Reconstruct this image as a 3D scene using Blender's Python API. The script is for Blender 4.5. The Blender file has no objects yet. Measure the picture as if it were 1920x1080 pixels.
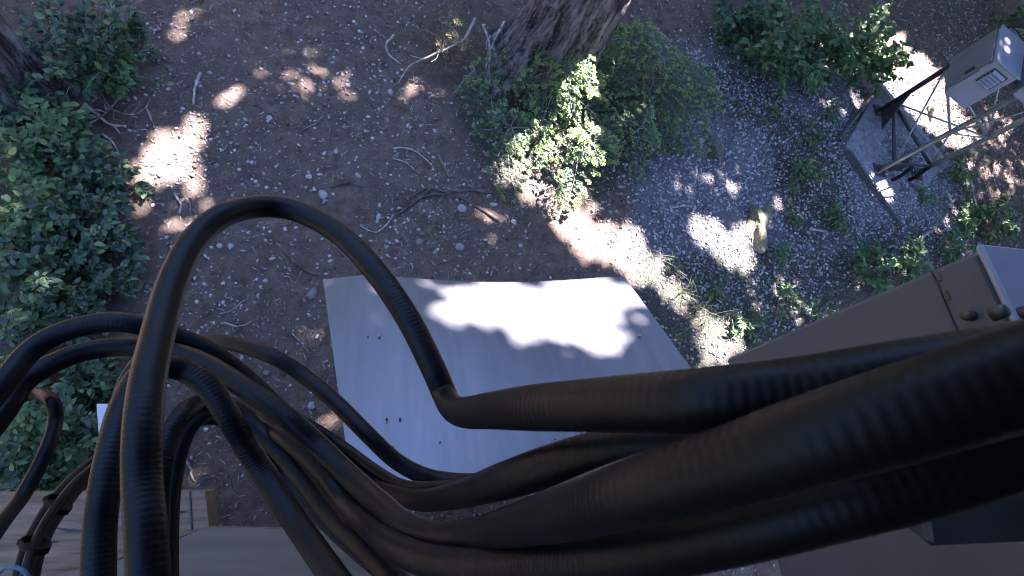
import bpy, math, random
import numpy as np
from mathutils import Vector, Matrix

random.seed(7)
rng = np.random.default_rng(7)
R = math.radians
scene = bpy.context.scene
col = scene.collection

# ------------------------------------------------------------------ camera
H = 4.0                       # camera height above the ground
F = 1000.0                    # focal length in pixels of a 1920 px wide frame
_n = np.array([(600 - 960) / F, -(880 - 540) / F, -1.0]); _n /= np.linalg.norm(_n)   # straight down, seen from the camera
_X = np.array([1.0, 0, 0]) - _n[0] * _n; _X /= np.linalg.norm(_X)
_Z = -_n
_Y = np.cross(_Z, _X)
C2W = np.array([_X, _Y, _Z])
cam_data = bpy.data.cameras.new('camera')
cam_data.sensor_width = 36.0
cam_data.lens = 36.0 * F / 1920
cam_data.clip_start = 0.02
cam_data.clip_end = 500
cam_data.dof.use_dof = True
cam_data.dof.focus_distance = 3.2
cam_data.dof.aperture_fstop = 18
cam = bpy.data.objects.new('camera', cam_data)
M4 = Matrix([list(C2W[0]) + [0], list(C2W[1]) + [0], list(C2W[2]) + [H], [0, 0, 0, 1]])
cam.matrix_world = M4
col.objects.link(cam)
scene.camera = cam

# ------------------------------------------------------------------ sky, sun, exposure
SUN_EL, SUN_AZ = R(58), math.atan2(0.62, 0.78)          # azimuth from +Y towards +X
S = np.array([math.cos(SUN_EL) * math.sin(SUN_AZ), math.cos(SUN_EL) * math.cos(SUN_AZ), math.sin(SUN_EL)])
world = bpy.data.worlds.new('World'); scene.world = world
world.use_nodes = True
nt = world.node_tree
sky = nt.nodes.new('ShaderNodeTexSky'); sky.sky_type = 'NISHITA'; sky.sun_disc = False
sky.sun_elevation = SUN_EL; sky.sun_rotation = SUN_AZ; sky.ozone_density = 6.0; sky.dust_density = 0.4
bg = nt.nodes['Background']; bg.inputs['Strength'].default_value = 0.055
nt.links.new(sky.outputs[0], bg.inputs['Color'])
sun_data = bpy.data.lights.new('sun', 'SUN'); sun_data.energy = 5.0; sun_data.angle = R(0.53)
sun_data.color = (1.0, 0.95, 0.88)
sun = bpy.data.objects.new('sun', sun_data)
sun.rotation_euler = Vector(S).to_track_quat('Z', 'Y').to_euler()
sun.location = Vector(S) * 30
col.objects.link(sun)
vs = scene.view_settings
vs.view_transform = 'Standard'; vs.look = 'None'; vs.gamma = 1.0; vs.use_curve_mapping = False
vs.exposure = 3.85
vs.use_white_balance = True; vs.white_balance_temperature = 6150; vs.white_balance_tint = 27   # the camera's own cool, slightly violet balance
scene.cycles.filter_width = 1.0
scene.cycles.max_bounces = 6; scene.cycles.diffuse_bounces = 3; scene.cycles.glossy_bounces = 3; scene.cycles.transmission_bounces = 3

# ------------------------------------------------------------------ measuring helpers
def ray(px, py):
    return C2W @ np.array([(px - 960) / F, -(py - 540) / F, -1.0])
def hgt(x, y):
    return (0.035 * np.sin(1.7 * x + 0.6) * np.cos(1.3 * y - 0.4) + 0.018 * np.sin(4.1 * x - 1.1 + 0.8 * np.sin(2.2 * y))
            + 0.014 * np.cos(4.7 * y + 0.5 + np.sin(1.9 * x)) + 0.006 * np.sin(11.3 * x + 3 * np.sin(3.1 * y)) * np.cos(9.7 * y))
def at_z(px, py, z=0.0):
    r = ray(px, py); t = (z - H) / r[2]
    return np.array([r[0] * t, r[1] * t, z])
def ground_at(px, py):
    p = at_z(px, py)
    for _ in range(3):
        p = at_z(px, py, float(hgt(p[0], p[1])))
    return p
def at_depth(px, py, d):
    return ray(px, py) * d + np.array([0, 0, H])
def to_px(P):
    P = np.atleast_2d(P); q = (P - np.array([0, 0, H])) @ C2W      # world -> camera
    d = -q[:, 2]
    d = np.where(np.abs(d) < 1e-6, 1e-6, d)
    return 960 + F * q[:, 0] / d, 540 - F * q[:, 1] / d, d

# camera-to-world uses rows of axes in camera space: world = A @ v with A = C2W, so v = A^T world
# ------------------------------------------------------------------ materials
def new_mat(name):
    m = bpy.data.materials.new(name); m.use_nodes = True
    return m, m.node_tree, m.node_tree.nodes['Principled BSDF']
def ramp(nt, stops, src):
    r = nt.nodes.new('ShaderNodeValToRGB')
    els = r.color_ramp.elements
    els[0].position, els[0].color = stops[0][0], (*stops[0][1], 1)
    els[1].position, els[1].color = stops[-1][0], (*stops[-1][1], 1)
    for p, c in stops[1:-1]:
        e = els.new(p); e.color = (*c, 1)
    nt.links.new(src, r.inputs[0])
    return r.outputs[0]
def noise(nt, scale, detail=6, rough=0.6, coord='Object', stretch=None):
    tc = nt.nodes.new('ShaderNodeTexCoord')
    n = nt.nodes.new('ShaderNodeTexNoise')
    n.inputs['Scale'].default_value = scale; n.inputs['Detail'].default_value = detail; n.inputs['Roughness'].default_value = rough
    out = tc.outputs[coord]
    if stretch:
        mp = nt.nodes.new('ShaderNodeMapping'); mp.inputs['Scale'].default_value = stretch
        nt.links.new(out, mp.inputs[0]); out = mp.outputs[0]
    nt.links.new(out, n.inputs['Vector'])
    return n.outputs[0]
def mix(nt, fac, a, b, mode='MIX'):
    m = nt.nodes.new('ShaderNodeMix'); m.data_type = 'RGBA'; m.blend_type = mode
    for sock, v in ((m.inputs[0], fac), (m.inputs[6], a), (m.inputs[7], b)):
        if hasattr(v, 'links'): nt.links.new(v, sock)
        elif isinstance(v, (int, float)): sock.default_value = v
        else: sock.default_value = (*v, 1)
    return m.outputs[2]
def bump(nt, bsdf, src, strength=0.5, dist=0.01):
    b = nt.nodes.new('ShaderNodeBump'); b.inputs['Strength'].default_value = strength; b.inputs['Distance'].default_value = dist
    nt.links.new(src, b.inputs['Height']); nt.links.new(b.outputs[0], bsdf.inputs['Normal'])
def simple(name, c1, c2, scale=8, rough=0.7, metal=0.0, bmp=0.3, bdist=0.004, stretch=None, lo=0.35, hi=0.65):
    m, t, b = new_mat(name)
    n = noise(t, scale, stretch=stretch)
    t.links.new(ramp(t, [(lo, c1), (hi, c2)], n), b.inputs['Base Color'])
    b.inputs['Roughness'].default_value = rough; b.inputs['Metallic'].default_value = metal
    if bmp: bump(t, b, noise(t, scale * 4, stretch=stretch), bmp, bdist)
    return m
def island_mat(name, stops, rough=0.7, translucent=0.0, spec=0.3, bmp=0.0):
    m, t, b = new_mat(name)
    g = t.nodes.new('ShaderNodeNewGeometry')
    c = ramp(t, stops, g.outputs['Random Per Island'])
    t.links.new(c, b.inputs['Base Color']); b.inputs['Roughness'].default_value = rough
    b.inputs['Specular IOR Level'].default_value = spec
    if bmp: bump(t, b, noise(t, 60), bmp, 0.004)
    if translucent:
        tr = t.nodes.new('ShaderNodeBsdfTranslucent'); mx = t.nodes.new('ShaderNodeMixShader')
        mx.inputs[0].default_value = translucent
        t.links.new(c, tr.inputs['Color']); t.links.new(b.outputs[0], mx.inputs[1]); t.links.new(tr.outputs[0], mx.inputs[2])
        t.links.new(mx.outputs[0], t.nodes['Material Output'].inputs['Surface'])
    return m

MAT = {}
# soil, gravel and moss on one sheet; the two attributes say where gravel was spread and where moss and grass took hold
m, t, b = new_mat('soil'); MAT['soil'] = m
n1 = noise(t, 1.3, 8, 0.65); n2 = noise(t, 9, 8, 0.7); n3 = noise(t, 70, 5, 0.7); n4 = noise(t, 260, 3, 0.7)
base = ramp(t, [(0.32, (0.125, 0.080, 0.056)), (0.5, (0.29, 0.202, 0.145)), (0.68, (0.43, 0.322, 0.24))], n2)
base = mix(t, ramp(t, [(0.45, (0, 0, 0)), (0.62, (1, 1, 1))], n1), base, ramp(t, [(0.34, (0.10, 0.07, 0.054)), (0.66, (0.36, 0.262, 0.205))], n3))
speck = ramp(t, [(0.54, (0, 0, 0)), (0.62, (1, 1, 1))], n4)
base = mix(t, speck, base, (0.36, 0.33, 0.31))
at1 = t.nodes.new('ShaderNodeAttribute'); at1.attribute_name = 'gravel'
at2 = t.nodes.new('ShaderNodeAttribute'); at2.attribute_name = 'moss'
grav = ramp(t, [(0.35, (0.19, 0.18, 0.19)), (0.55, (0.31, 0.297, 0.312)), (0.72, (0.44, 0.425, 0.445))], n4)
def soft(att, nz):
    a = t.nodes.new('ShaderNodeMath'); a.operation = 'ADD'; t.links.new(att.outputs['Fac'], a.inputs[0]); t.links.new(nz, a.inputs[1])
    return ramp(t, [(0.85, (0, 0, 0)), (1.15, (1, 1, 1))], a.outputs[0])
base = mix(t, soft(at1, n2), base, grav)
base = mix(t, soft(at2, n2), base, ramp(t, [(0.35, (0.09, 0.092, 0.07)), (0.65, (0.2, 0.195, 0.15))], n3))
t.links.new(base, b.inputs['Base Color']); b.inputs['Roughness'].default_value = 0.95; b.inputs['Specular IOR Level'].default_value = 0.15
bm_ = t.nodes.new('ShaderNodeMath'); bm_.operation = 'ADD'; t.links.new(n3, bm_.inputs[0]); t.links.new(n4, bm_.inputs[1])
bump(t, b, bm_.outputs[0], 1.0, 0.035)

MAT['pebble'] = island_mat('pebble', [(0, (0.07, 0.055, 0.05)), (0.3, (0.2, 0.172, 0.155)), (0.65, (0.35, 0.32, 0.30)), (1, (0.54, 0.52, 0.50))], 0.85, bmp=0.4)
MAT['gravel'] = island_mat('gravel', [(0, (0.14, 0.132, 0.14)), (0.45, (0.29, 0.278, 0.292)), (0.8, (0.40, 0.388, 0.405)), (1, (0.54, 0.53, 0.545))], 0.85)
MAT['litter'] = island_mat('litter', [(0, (0.06, 0.042, 0.034)), (0.45, (0.2, 0.142, 0.108)), (0.8, (0.36, 0.285, 0.225)), (1, (0.52, 0.46, 0.41))], 0.9)
MAT['stone'] = simple('stone', (0.28, 0.27, 0.265), (0.6, 0.58, 0.57), 14, 0.85, bmp=0.6, bdist=0.006)
t = MAT['stone'].node_tree; b = t.nodes['Principled BSDF']; oi = t.nodes.new('ShaderNodeObjectInfo')
src = b.inputs['Base Color'].links[0].from_socket
t.links.new(mix(t, 1.0, src, ramp(t, [(0, (.42, .38, .37)), (.5, (.85, .8, .78)), (1, (1.0, .97, .96))], oi.outputs['Random']), 'MULTIPLY'), b.inputs['Base Color'])
MAT['mossy_stone'] = simple('mossy_stone', (0.085, 0.09, 0.035), (0.24, 0.225, 0.18), 7, 0.9, bmp=0.8, bdist=0.01)
MAT['leaf'] = island_mat('leaf', [(0, (0.018, 0.045, 0.025)), (0.5, (0.038, 0.092, 0.044)), (0.85, (0.082, 0.165, 0.068)), (1, (0.16, 0.23, 0.085))], 0.45, 0.22, 0.5)
MAT['leaf_fresh'] = island_mat('leaf_fresh', [(0, (0.05, 0.11, 0.045)), (0.5, (0.09, 0.18, 0.07)), (1, (0.19, 0.28, 0.10))], 0.5, 0.28, 0.4)
MAT['needle'] = island_mat('needle', [(0, (0.05, 0.09, 0.05)), (0.6, (0.085, 0.145, 0.07)), (1, (0.12, 0.185, 0.08))], 0.55, 0.1, 0.4)
MAT['needle_tip'] = island_mat('needle_tip', [(0, (0.16, 0.25, 0.09)), (0.6, (0.25, 0.35, 0.12)), (1, (0.36, 0.43, 0.18))], 0.55, 0.2, 0.4)
MAT['needle_dead'] = island_mat('needle_dead', [(0, (0.05, 0.045, 0.022)), (0.6, (0.10, 0.09, 0.045)), (1, (0.2, 0.16, 0.09))], 0.8)
MAT['grass'] = island_mat('grass', [(0, (0.06, 0.085, 0.04)), (0.5, (0.11, 0.15, 0.07)), (0.75, (0.2, 0.2, 0.12)), (1, (0.36, 0.31, 0.22))], 0.6, 0.2)
MAT['twig'] = simple('twig', (0.09, 0.07, 0.06), (0.34, 0.29, 0.25), 20, 0.85, stretch=(1, 1, 1), bmp=0.5)
MAT['pale_twig'] = simple('pale_twig', (0.2, 0.17, 0.15), (0.52, 0.46, 0.42), 25, 0.85, bmp=0.5)
MAT['root'] = simple('root', (0.05, 0.04, 0.034), (0.16, 0.125, 0.1), 18, 0.9, bmp=0.6)
# furrowed bark
m, t, b = new_mat('bark'); MAT['bark'] = m
nb = noise(t, 11, 8, 0.72, stretch=(1.6, 1.6, 0.2)); nb2 = noise(t, 38, 6, 0.7, stretch=(1, 1, 0.5))
c = ramp(t, [(0.42, (0.022, 0.018, 0.017)), (0.5, (0.12, 0.10, 0.096)), (0.62, (0.30, 0.275, 0.27))], nb)
c = mix(t, ramp(t, [(0.55, (0, 0, 0)), (0.7, (0.7, 0.7, 0.7))], nb2), c, (0.3, 0.3, 0.27))
t.links.new(c, b.inputs['Base Color']); b.inputs['Roughness'].default_value = 0.95
bump(t, b, nb, 1.0, 0.05)
MAT['concrete'] = simple('concrete', (0.16, 0.155, 0.165), (0.33, 0.322, 0.345), 22, 0.9, bmp=0.5, bdist=0.004)
MAT['aluminium'] = m = simple('aluminium', (0.165, 0.165, 0.178), (0.195, 0.195, 0.208), 3, 0.36, 0.6, bmp=0.0, stretch=(6, 0.5, 1))
t = m.node_tree; b = t.nodes['Principled BSDF']
t.links.new(ramp(t, [(0.3, (0.36,) * 3), (0.7, (0.43,) * 3)], noise(t, 6, 5, 0.6, stretch=(9, 0.6, 1))), b.inputs['Roughness'])
bump(t, b, noise(t, 300, 3, 0.6, stretch=(1, 0.02, 1)), 0.03, 0.0004)
MAT['cabinet_paint'] = simple('cabinet_paint', (0.24, 0.24, 0.285), (0.29, 0.29, 0.34), 4, 0.5, bmp=0.08, bdist=0.001)
MAT['door_paint'] = simple('door_paint', (0.105, 0.115, 0.12), (0.13, 0.14, 0.145), 4, 0.5, bmp=0.08, bdist=0.001)
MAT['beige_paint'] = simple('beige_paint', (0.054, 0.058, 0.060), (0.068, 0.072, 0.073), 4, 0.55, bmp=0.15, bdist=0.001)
MAT['galvanised'] = simple('galvanised', (0.2, 0.24, 0.235), (0.34, 0.38, 0.375), 12, 0.55, 0.5, bmp=0.2, bdist=0.001)
MAT['dark_steel'] = simple('dark_steel', (0.035, 0.037, 0.042), (0.07, 0.072, 0.08), 10, 0.5, 0.4, bmp=0.2, bdist=0.001)
MAT['rubber'] = simple('rubber', (0.003, 0.003, 0.004), (0.008, 0.0075, 0.008), 14, 0.45, bmp=0.15, bdist=0.0006)
MAT['rubber'].node_tree.nodes['Principled BSDF'].inputs['Specular IOR Level'].default_value = 0.2
MAT['plastic'] = simple('plastic', (0.004, 0.004, 0.005), (0.008, 0.008, 0.009), 30, 0.6, bmp=0.1, bdist=0.0005)
MAT['plastic'].node_tree.nodes['Principled BSDF'].inputs['Specular IOR Level'].default_value = 0.15
MAT['blue_plastic'] = simple('blue_plastic', (0.03, 0.08, 0.12), (0.05, 0.12, 0.17), 30, 0.5, bmp=0.1, bdist=0.0005)
MAT['olive_plastic'] = simple('olive_plastic', (0.03, 0.028, 0.022), (0.06, 0.055, 0.04), 30, 0.5, bmp=0.1, bdist=0.0005)
MAT['rust'] = simple('rust', (0.07, 0.045, 0.03), (0.14, 0.09, 0.055), 30, 0.9, bmp=0.4, bdist=0.001)
MAT['white_paint'] = simple('white_paint', (0.62, 0.62, 0.64), (0.76, 0.76, 0.77), 8, 0.6, bmp=0.1, bdist=0.001)
MAT['label_white'] = simple('label_white', (0.7, 0.7, 0.72), (0.8, 0.8, 0.8), 8, 0.5, bmp=0)
MAT['timber'] = simple('timber', (0.15, 0.095, 0.055), (0.30, 0.205, 0.125), 5, 0.85, bmp=0.7, bdist=0.004, stretch=(0.6, 8, 8))
MAT['weathered_board'] = simple('weathered_board', (0.06, 0.058, 0.056), (0.15, 0.145, 0.14), 6, 0.9, bmp=0.7, bdist=0.004, stretch=(0.6, 8, 8))
MAT['plywood'] = simple('plywood', (0.16, 0.110, 0.070), (0.21, 0.150, 0.098), 3, 0.75, bmp=0.25, bdist=0.001, stretch=(0.5, 5, 5))

# ------------------------------------------------------------------ mesh helpers
class MB:
    """collects vertices and faces of one mesh object"""
    def __init__(s): s.v = []; s.f = []; s.n = 0
    def add(s, verts, faces):
        s.v.append(np.asarray(verts, float)); k = s.n
        s.f += [tuple(i + k for i in f) for f in faces]; s.n += len(verts)
    def box(s, c, size, rot=None, bevel=0.0):
        hx, hy, hz = [d / 2 for d in size]
        if bevel:
            bv = min(bevel, hx * .9, hy * .9, hz * .9)
            V = []; 
            for sx in (-1, 1):
                for sy in (-1, 1):
                    for sz in (-1, 1):
                        V += [(sx * hx, sy * (hy - bv), sz * (hz - bv)), (sx * (hx - bv), sy * hy, sz * (hz - bv)), (sx * (hx - bv), sy * (hy - bv), sz * hz)]
            ix = lambda a, b_, c_, k: ((a * 2 + b_) * 2 + c_) * 3 + k
            Fc = []
            for a in (0, 1):
                Fc.append([ix(a, 0, 0, 0), ix(a, 1, 0, 0), ix(a, 1, 1, 0), ix(a, 0, 1, 0)])
                Fc.append([ix(0, a, 0, 1), ix(1, a, 0, 1), ix(1, a, 1, 1), ix(0, a, 1, 1)])
                Fc.append([ix(0, 0, a, 2), ix(1, 0, a, 2), ix(1, 1, a, 2), ix(0, 1, a, 2)])
            for a in (0, 1):
                for b_ in (0, 1):
                    Fc.append([ix(a, b_, 0, 0), ix(a, b_, 1, 0), ix(a, b_, 1, 1), ix(a, b_, 0, 1)])
                    Fc.append([ix(a, 0, b_, 0), ix(a, 1, b_, 0), ix(a, 1, b_, 2), ix(a, 0, b_, 2)])
                    Fc.append([ix(0, a, b_, 1), ix(1, a, b_, 1), ix(1, a, b_, 2), ix(0, a, b_, 2)])
                    for c_ in (0, 1): Fc.append([ix(a, b_, c_, 0), ix(a, b_, c_, 1), ix(a, b_, c_, 2)])
        else:
            V = [(x, y, z) for x in (-hx, hx) for y in (-hy, hy) for z in (-hz, hz)]
            Fc = [(0, 1, 3, 2), (4, 6, 7, 5), (0, 4, 5, 1), (2, 3, 7, 6), (0, 2, 6, 4), (1, 5, 7, 3)]
        V = np.array(V)
        if rot is not None: V = V @ np.asarray(rot).T
        s.add(V + np.asarray(c, float), Fc)
    def tube(s, pts, radii, seg=8, caps=True):
        pts = np.asarray(pts, float); n = len(pts)
        if np.isscalar(radii): radii = np.full(n, radii)
        ang = np.arange(seg) * 2 * np.pi / seg
        tan = np.gradient(pts, axis=0); tan /= np.linalg.norm(tan, axis=1)[:, None] + 1e-12
        ref = np.array([0, 0, 1.0]) if abs(tan[0][2]) < .9 else np.array([1.0, 0, 0])
        u = np.cross(tan[0], ref); u /= np.linalg.norm(u)
        V = []
        for i in range(n):
            u = u - np.dot(u, tan[i]) * tan[i]; u /= np.linalg.norm(u) + 1e-12
            w = np.cross(tan[i], u)
            V.append(pts[i] + radii[i] * (np.cos(ang)[:, None] * u + np.sin(ang)[:, None] * w))
        Fc = []
        for i in range(n - 1):
            for j in range(seg):
                k = (j + 1) % seg
                Fc.append((i * seg + j, i * seg + k, (i + 1) * seg + k, (i + 1) * seg + j))
        if caps:
            Fc.append(tuple(range(seg - 1, -1, -1))); Fc.append(tuple((n - 1) * seg + j for j in range(seg)))
        s.add(np.concatenate(V), Fc)
    def build(s, name, material, parent=None, smooth=False):
        me = bpy.data.meshes.new(name)
        me.from_pydata(np.concatenate(s.v).tolist(), [], s.f)
        me.validate()
        return link(me, name, material, parent, smooth)
def link(me, name, material, parent=None, smooth=False):
    import bmesh
    if len(me.polygons) < 60000:
        bm = bmesh.new(); bm.from_mesh(me); bmesh.ops.recalc_face_normals(bm, faces=bm.faces); bm.to_mesh(me); bm.free()
    if smooth: me.polygons.foreach_set('use_smooth', [True] * len(me.polygons))
    me.materials.clear(); me.materials.append(MAT[material] if isinstance(material, str) else material)
    o = bpy.data.objects.new(name, me); col.objects.link(o)
    if parent: o.parent = parent; o.matrix_parent_inverse = Matrix.Translation(-Vector(parent.location)) if parent.type == 'EMPTY' else Matrix()
    return o
def fast_mesh(name, V, Fc):
    """one mesh out of arrays: V (n,3), Fc (m,k) faces of equal size"""
    me = bpy.data.meshes.new(name); m_, k = Fc.shape
    me.vertices.add(len(V)); me.vertices.foreach_set('co', np.ascontiguousarray(V, dtype=np.float32).ravel())
    me.loops.add(m_ * k); me.loops.foreach_set('vertex_index', np.ascontiguousarray(Fc, dtype=np.int32).ravel())
    me.polygons.add(m_); me.polygons.foreach_set('loop_start', np.arange(0, m_ * k, k, dtype=np.int32))
    me.update(calc_edges=True)
    return me
def fast(name, V, Fc, material, parent=None, smooth=False):
    me = fast_mesh(name, V, Fc)
    if smooth: me.polygons.foreach_set('use_smooth', [True] * len(me.polygons))
    me.materials.append(MAT[material])
    o = bpy.data.objects.new(name, me); col.objects.link(o)
    if parent: o.parent = parent; o.matrix_parent_inverse = Matrix.Translation(-Vector(parent.location)) if parent.type == 'EMPTY' else Matrix()
    return o
def tag(o, label, cat, group=None):
    o['label'] = label; o['category'] = cat
    if group: o['group'] = group
    return o
def thing(name, label, cat, loc, group=None):
    o = bpy.data.objects.new(name, None); o.location = Vector(loc); o.empty_display_size = 0.1; col.objects.link(o)
    return tag(o, label, cat, group)
def smooth_path(P, n):
    """Catmull-Rom through control points, resampled by arc length"""
    P = np.asarray(P, float); Q = np.vstack([2 * P[0] - P[1], P, 2 * P[-1] - P[-2]])
    out = []
    for i in range(1, len(Q) - 2):
        tt = np.linspace(0, 1, 24, endpoint=False)[:, None]
        a, b_, c_, d = Q[i - 1], Q[i], Q[i + 1], Q[i + 2]
        out.append(0.5 * (2 * b_ + (c_ - a) * tt + (2 * a - 5 * b_ + 4 * c_ - d) * tt ** 2 + (3 * b_ - a - 3 * c_ + d) * tt ** 3))
    out = np.vstack(out + [P[-1:]])
    L = np.concatenate([[0], np.cumsum(np.linalg.norm(np.diff(out[:, :3], axis=0), axis=1))])
    sN = np.linspace(0, L[-1], n)
    return np.stack([np.interp(sN, L, out[:, k]) for k in range(out.shape[1])], 1), L[-1]
def rot_xyz(n, amount):
    """n random rotation matrices, tilt limited by amount (radians), free spin about z"""
    a = rng.uniform(0, 2 * np.pi, n); tx = rng.normal(0, amount, n); ty = rng.normal(0, amount, n)
    ca, sa = np.cos(a), np.sin(a); cx, sx = np.cos(tx), np.sin(tx); cy, sy = np.cos(ty), np.sin(ty)
    Rz = np.zeros((n, 3, 3)); Rz[:, 0, 0] = ca; Rz[:, 0, 1] = -sa; Rz[:, 1, 0] = sa; Rz[:, 1, 1] = ca; Rz[:, 2, 2] = 1
    Rx = np.zeros((n, 3, 3)); Rx[:, 0, 0] = 1; Rx[:, 1, 1] = cx; Rx[:, 1, 2] = -sx; Rx[:, 2, 1] = sx; Rx[:, 2, 2] = cx
    Ry = np.zeros((n, 3, 3)); Ry[:, 1, 1] = 1; Ry[:, 0, 0] = cy; Ry[:, 0, 2] = sy; Ry[:, 2, 0] = -sy; Ry[:, 2, 2] = cy
    return Ry @ Rx @ Rz
def scatter(shape_v, shape_f, pos, rots, scl):
    n, k = len(pos), len(shape_v)
    V = np.einsum('nij,nkj->nki', rots, shape_v[None] * scl[:, None, :]) + pos[:, None, :]
    Fc = shape_f[None] + (np.arange(n) * k)[:, None, None]
    return V.reshape(-1, 3), Fc.reshape(-1, shape_f.shape[1])
_ph = (1 + 5 ** .5) / 2
ICO_V = np.array([(-1, _ph, 0), (1, _ph, 0), (-1, -_ph, 0), (1, -_ph, 0), (0, -1, _ph), (0, 1, _ph), (0, -1, -_ph), (0, 1, -_ph), (_ph, 0, -1), (_ph, 0, 1), (-_ph, 0, -1), (-_ph, 0, 1)], float)
ICO_V /= np.linalg.norm(ICO_V[0])
ICO_F = np.array([(0, 11, 5), (0, 5, 1), (0, 1, 7), (0, 7, 10), (0, 10, 11), (1, 5, 9), (5, 11, 4), (11, 10, 2), (10, 7, 6), (7, 1, 8), (3, 9, 4), (3, 4, 2), (3, 2, 6), (3, 6, 8), (3, 8, 9), (4, 9, 5), (2, 4, 11), (6, 2, 10), (8, 6, 7), (9, 8, 1)])
def inside(poly, x, y):
    poly = np.asarray(poly); r = np.zeros(np.shape(x), bool); j = len(poly) - 1
    for i in range(len(poly)):
        xi, yi = poly[i][:2]; xj, yj = poly[j][:2]
        c_ = ((yi > y) != (yj > y)) & (x < (xj - xi) * (y - yi) / (yj - yi + 1e-12) + xi)
        r ^= c_; j = i
    return r
def on_ground(L): return np.array([at_z(*p)[:2] for p in L])
def soft_inside(polys, x, y, edge=0.25):
    """1 inside, fading to 0 over 'edge' metres outside"""
    best = np.zeros(np.shape(x))
    for poly in polys:
        d = np.full(np.shape(x), 1e9)
        for i in range(len(poly)):
            a, b_ = poly[i], poly[(i + 1) % len(poly)]
            ab = b_ - a; tt = np.clip(((x - a[0]) * ab[0] + (y - a[1]) * ab[1]) / (ab @ ab), 0, 1)
            d = np.minimum(d, np.hypot(x - a[0] - tt * ab[0], y - a[1] - tt * ab[1]))
        d = np.where(inside(poly, x, y), -d, d)
        best = np.maximum(best, np.clip(0.5 - d / edge / 2, 0, 1))
    return best

# ------------------------------------------------------------------ where things lie on the ground (surveyed from the photograph)
GRAVEL = [on_ground([(1180, 300), (1300, 100), (1500, 90), (1640, 110), (1790, 330), (1810, 470), (1640, 500), (1540, 520), (1480, 640), (1380, 660), (1290, 560), (1200, 440)])]
MOSS = [on_ground([(1180, 520), (1330, 480), (1480, 470), (1620, 500), (1500, 640), (1340, 720), (1240, 640)]),
        on_ground([(880, 220), (1150, 150), (1240, 260), (1120, 370), (960, 350)]),
        on_ground([(1440, 230), (1570, 230), (1590, 420), (1500, 460)]), on_ground([(1310, 130), (1430, 140), (1470, 210), (1380, 230)]), on_ground([(1600, 440), (1760, 430), (1780, 480), (1620, 500)])]
LEFTBANK = [on_ground([(-300, -200), (250, -80), (260, 200), (235, 420), (230, 620), (200, 900), (-300, 1000)])]

# ------------------------------------------------------------------ ground
g1 = np.arange(-7, 9.01, 0.05)
gx = np.concatenate([[-160, -60, -25, -12], np.arange(-7, 10.01, 0.05), [14, 25, 60, 160]])
gy = np.concatenate([[-160, -60, -25, -8], np.arange(-4, 9.01, 0.05), [13, 25, 60, 160]])
GX, GY = np.meshgrid(gx, gy)
GZ = hgt(GX, GY) + 0.006 * rng.normal(size=GX.shape) * (np.abs(GX) < 11)
V = np.stack([GX.ravel(), GY.ravel(), GZ.ravel()], 1)
ii = np.arange(len(gx) * len(gy)).reshape(len(gy), len(gx))
Fc = np.stack([ii[:-1, :-1], ii[:-1, 1:], ii[1:, 1:], ii[1:, :-1]], -1).reshape(-1, 4)
ground = fast('ground', V, Fc, 'soil', smooth=True); ground['kind'] = 'structure'
for nm, polys, e in (('gravel', GRAVEL, 0.5), ('moss', MOSS, 0.5)):
    a = ground.data.attributes.new(nm, 'FLOAT', 'POINT')
    a.data.foreach_set('value', soft_inside(polys, V[:, 0], V[:, 1], e).astype(np.float32))

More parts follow.
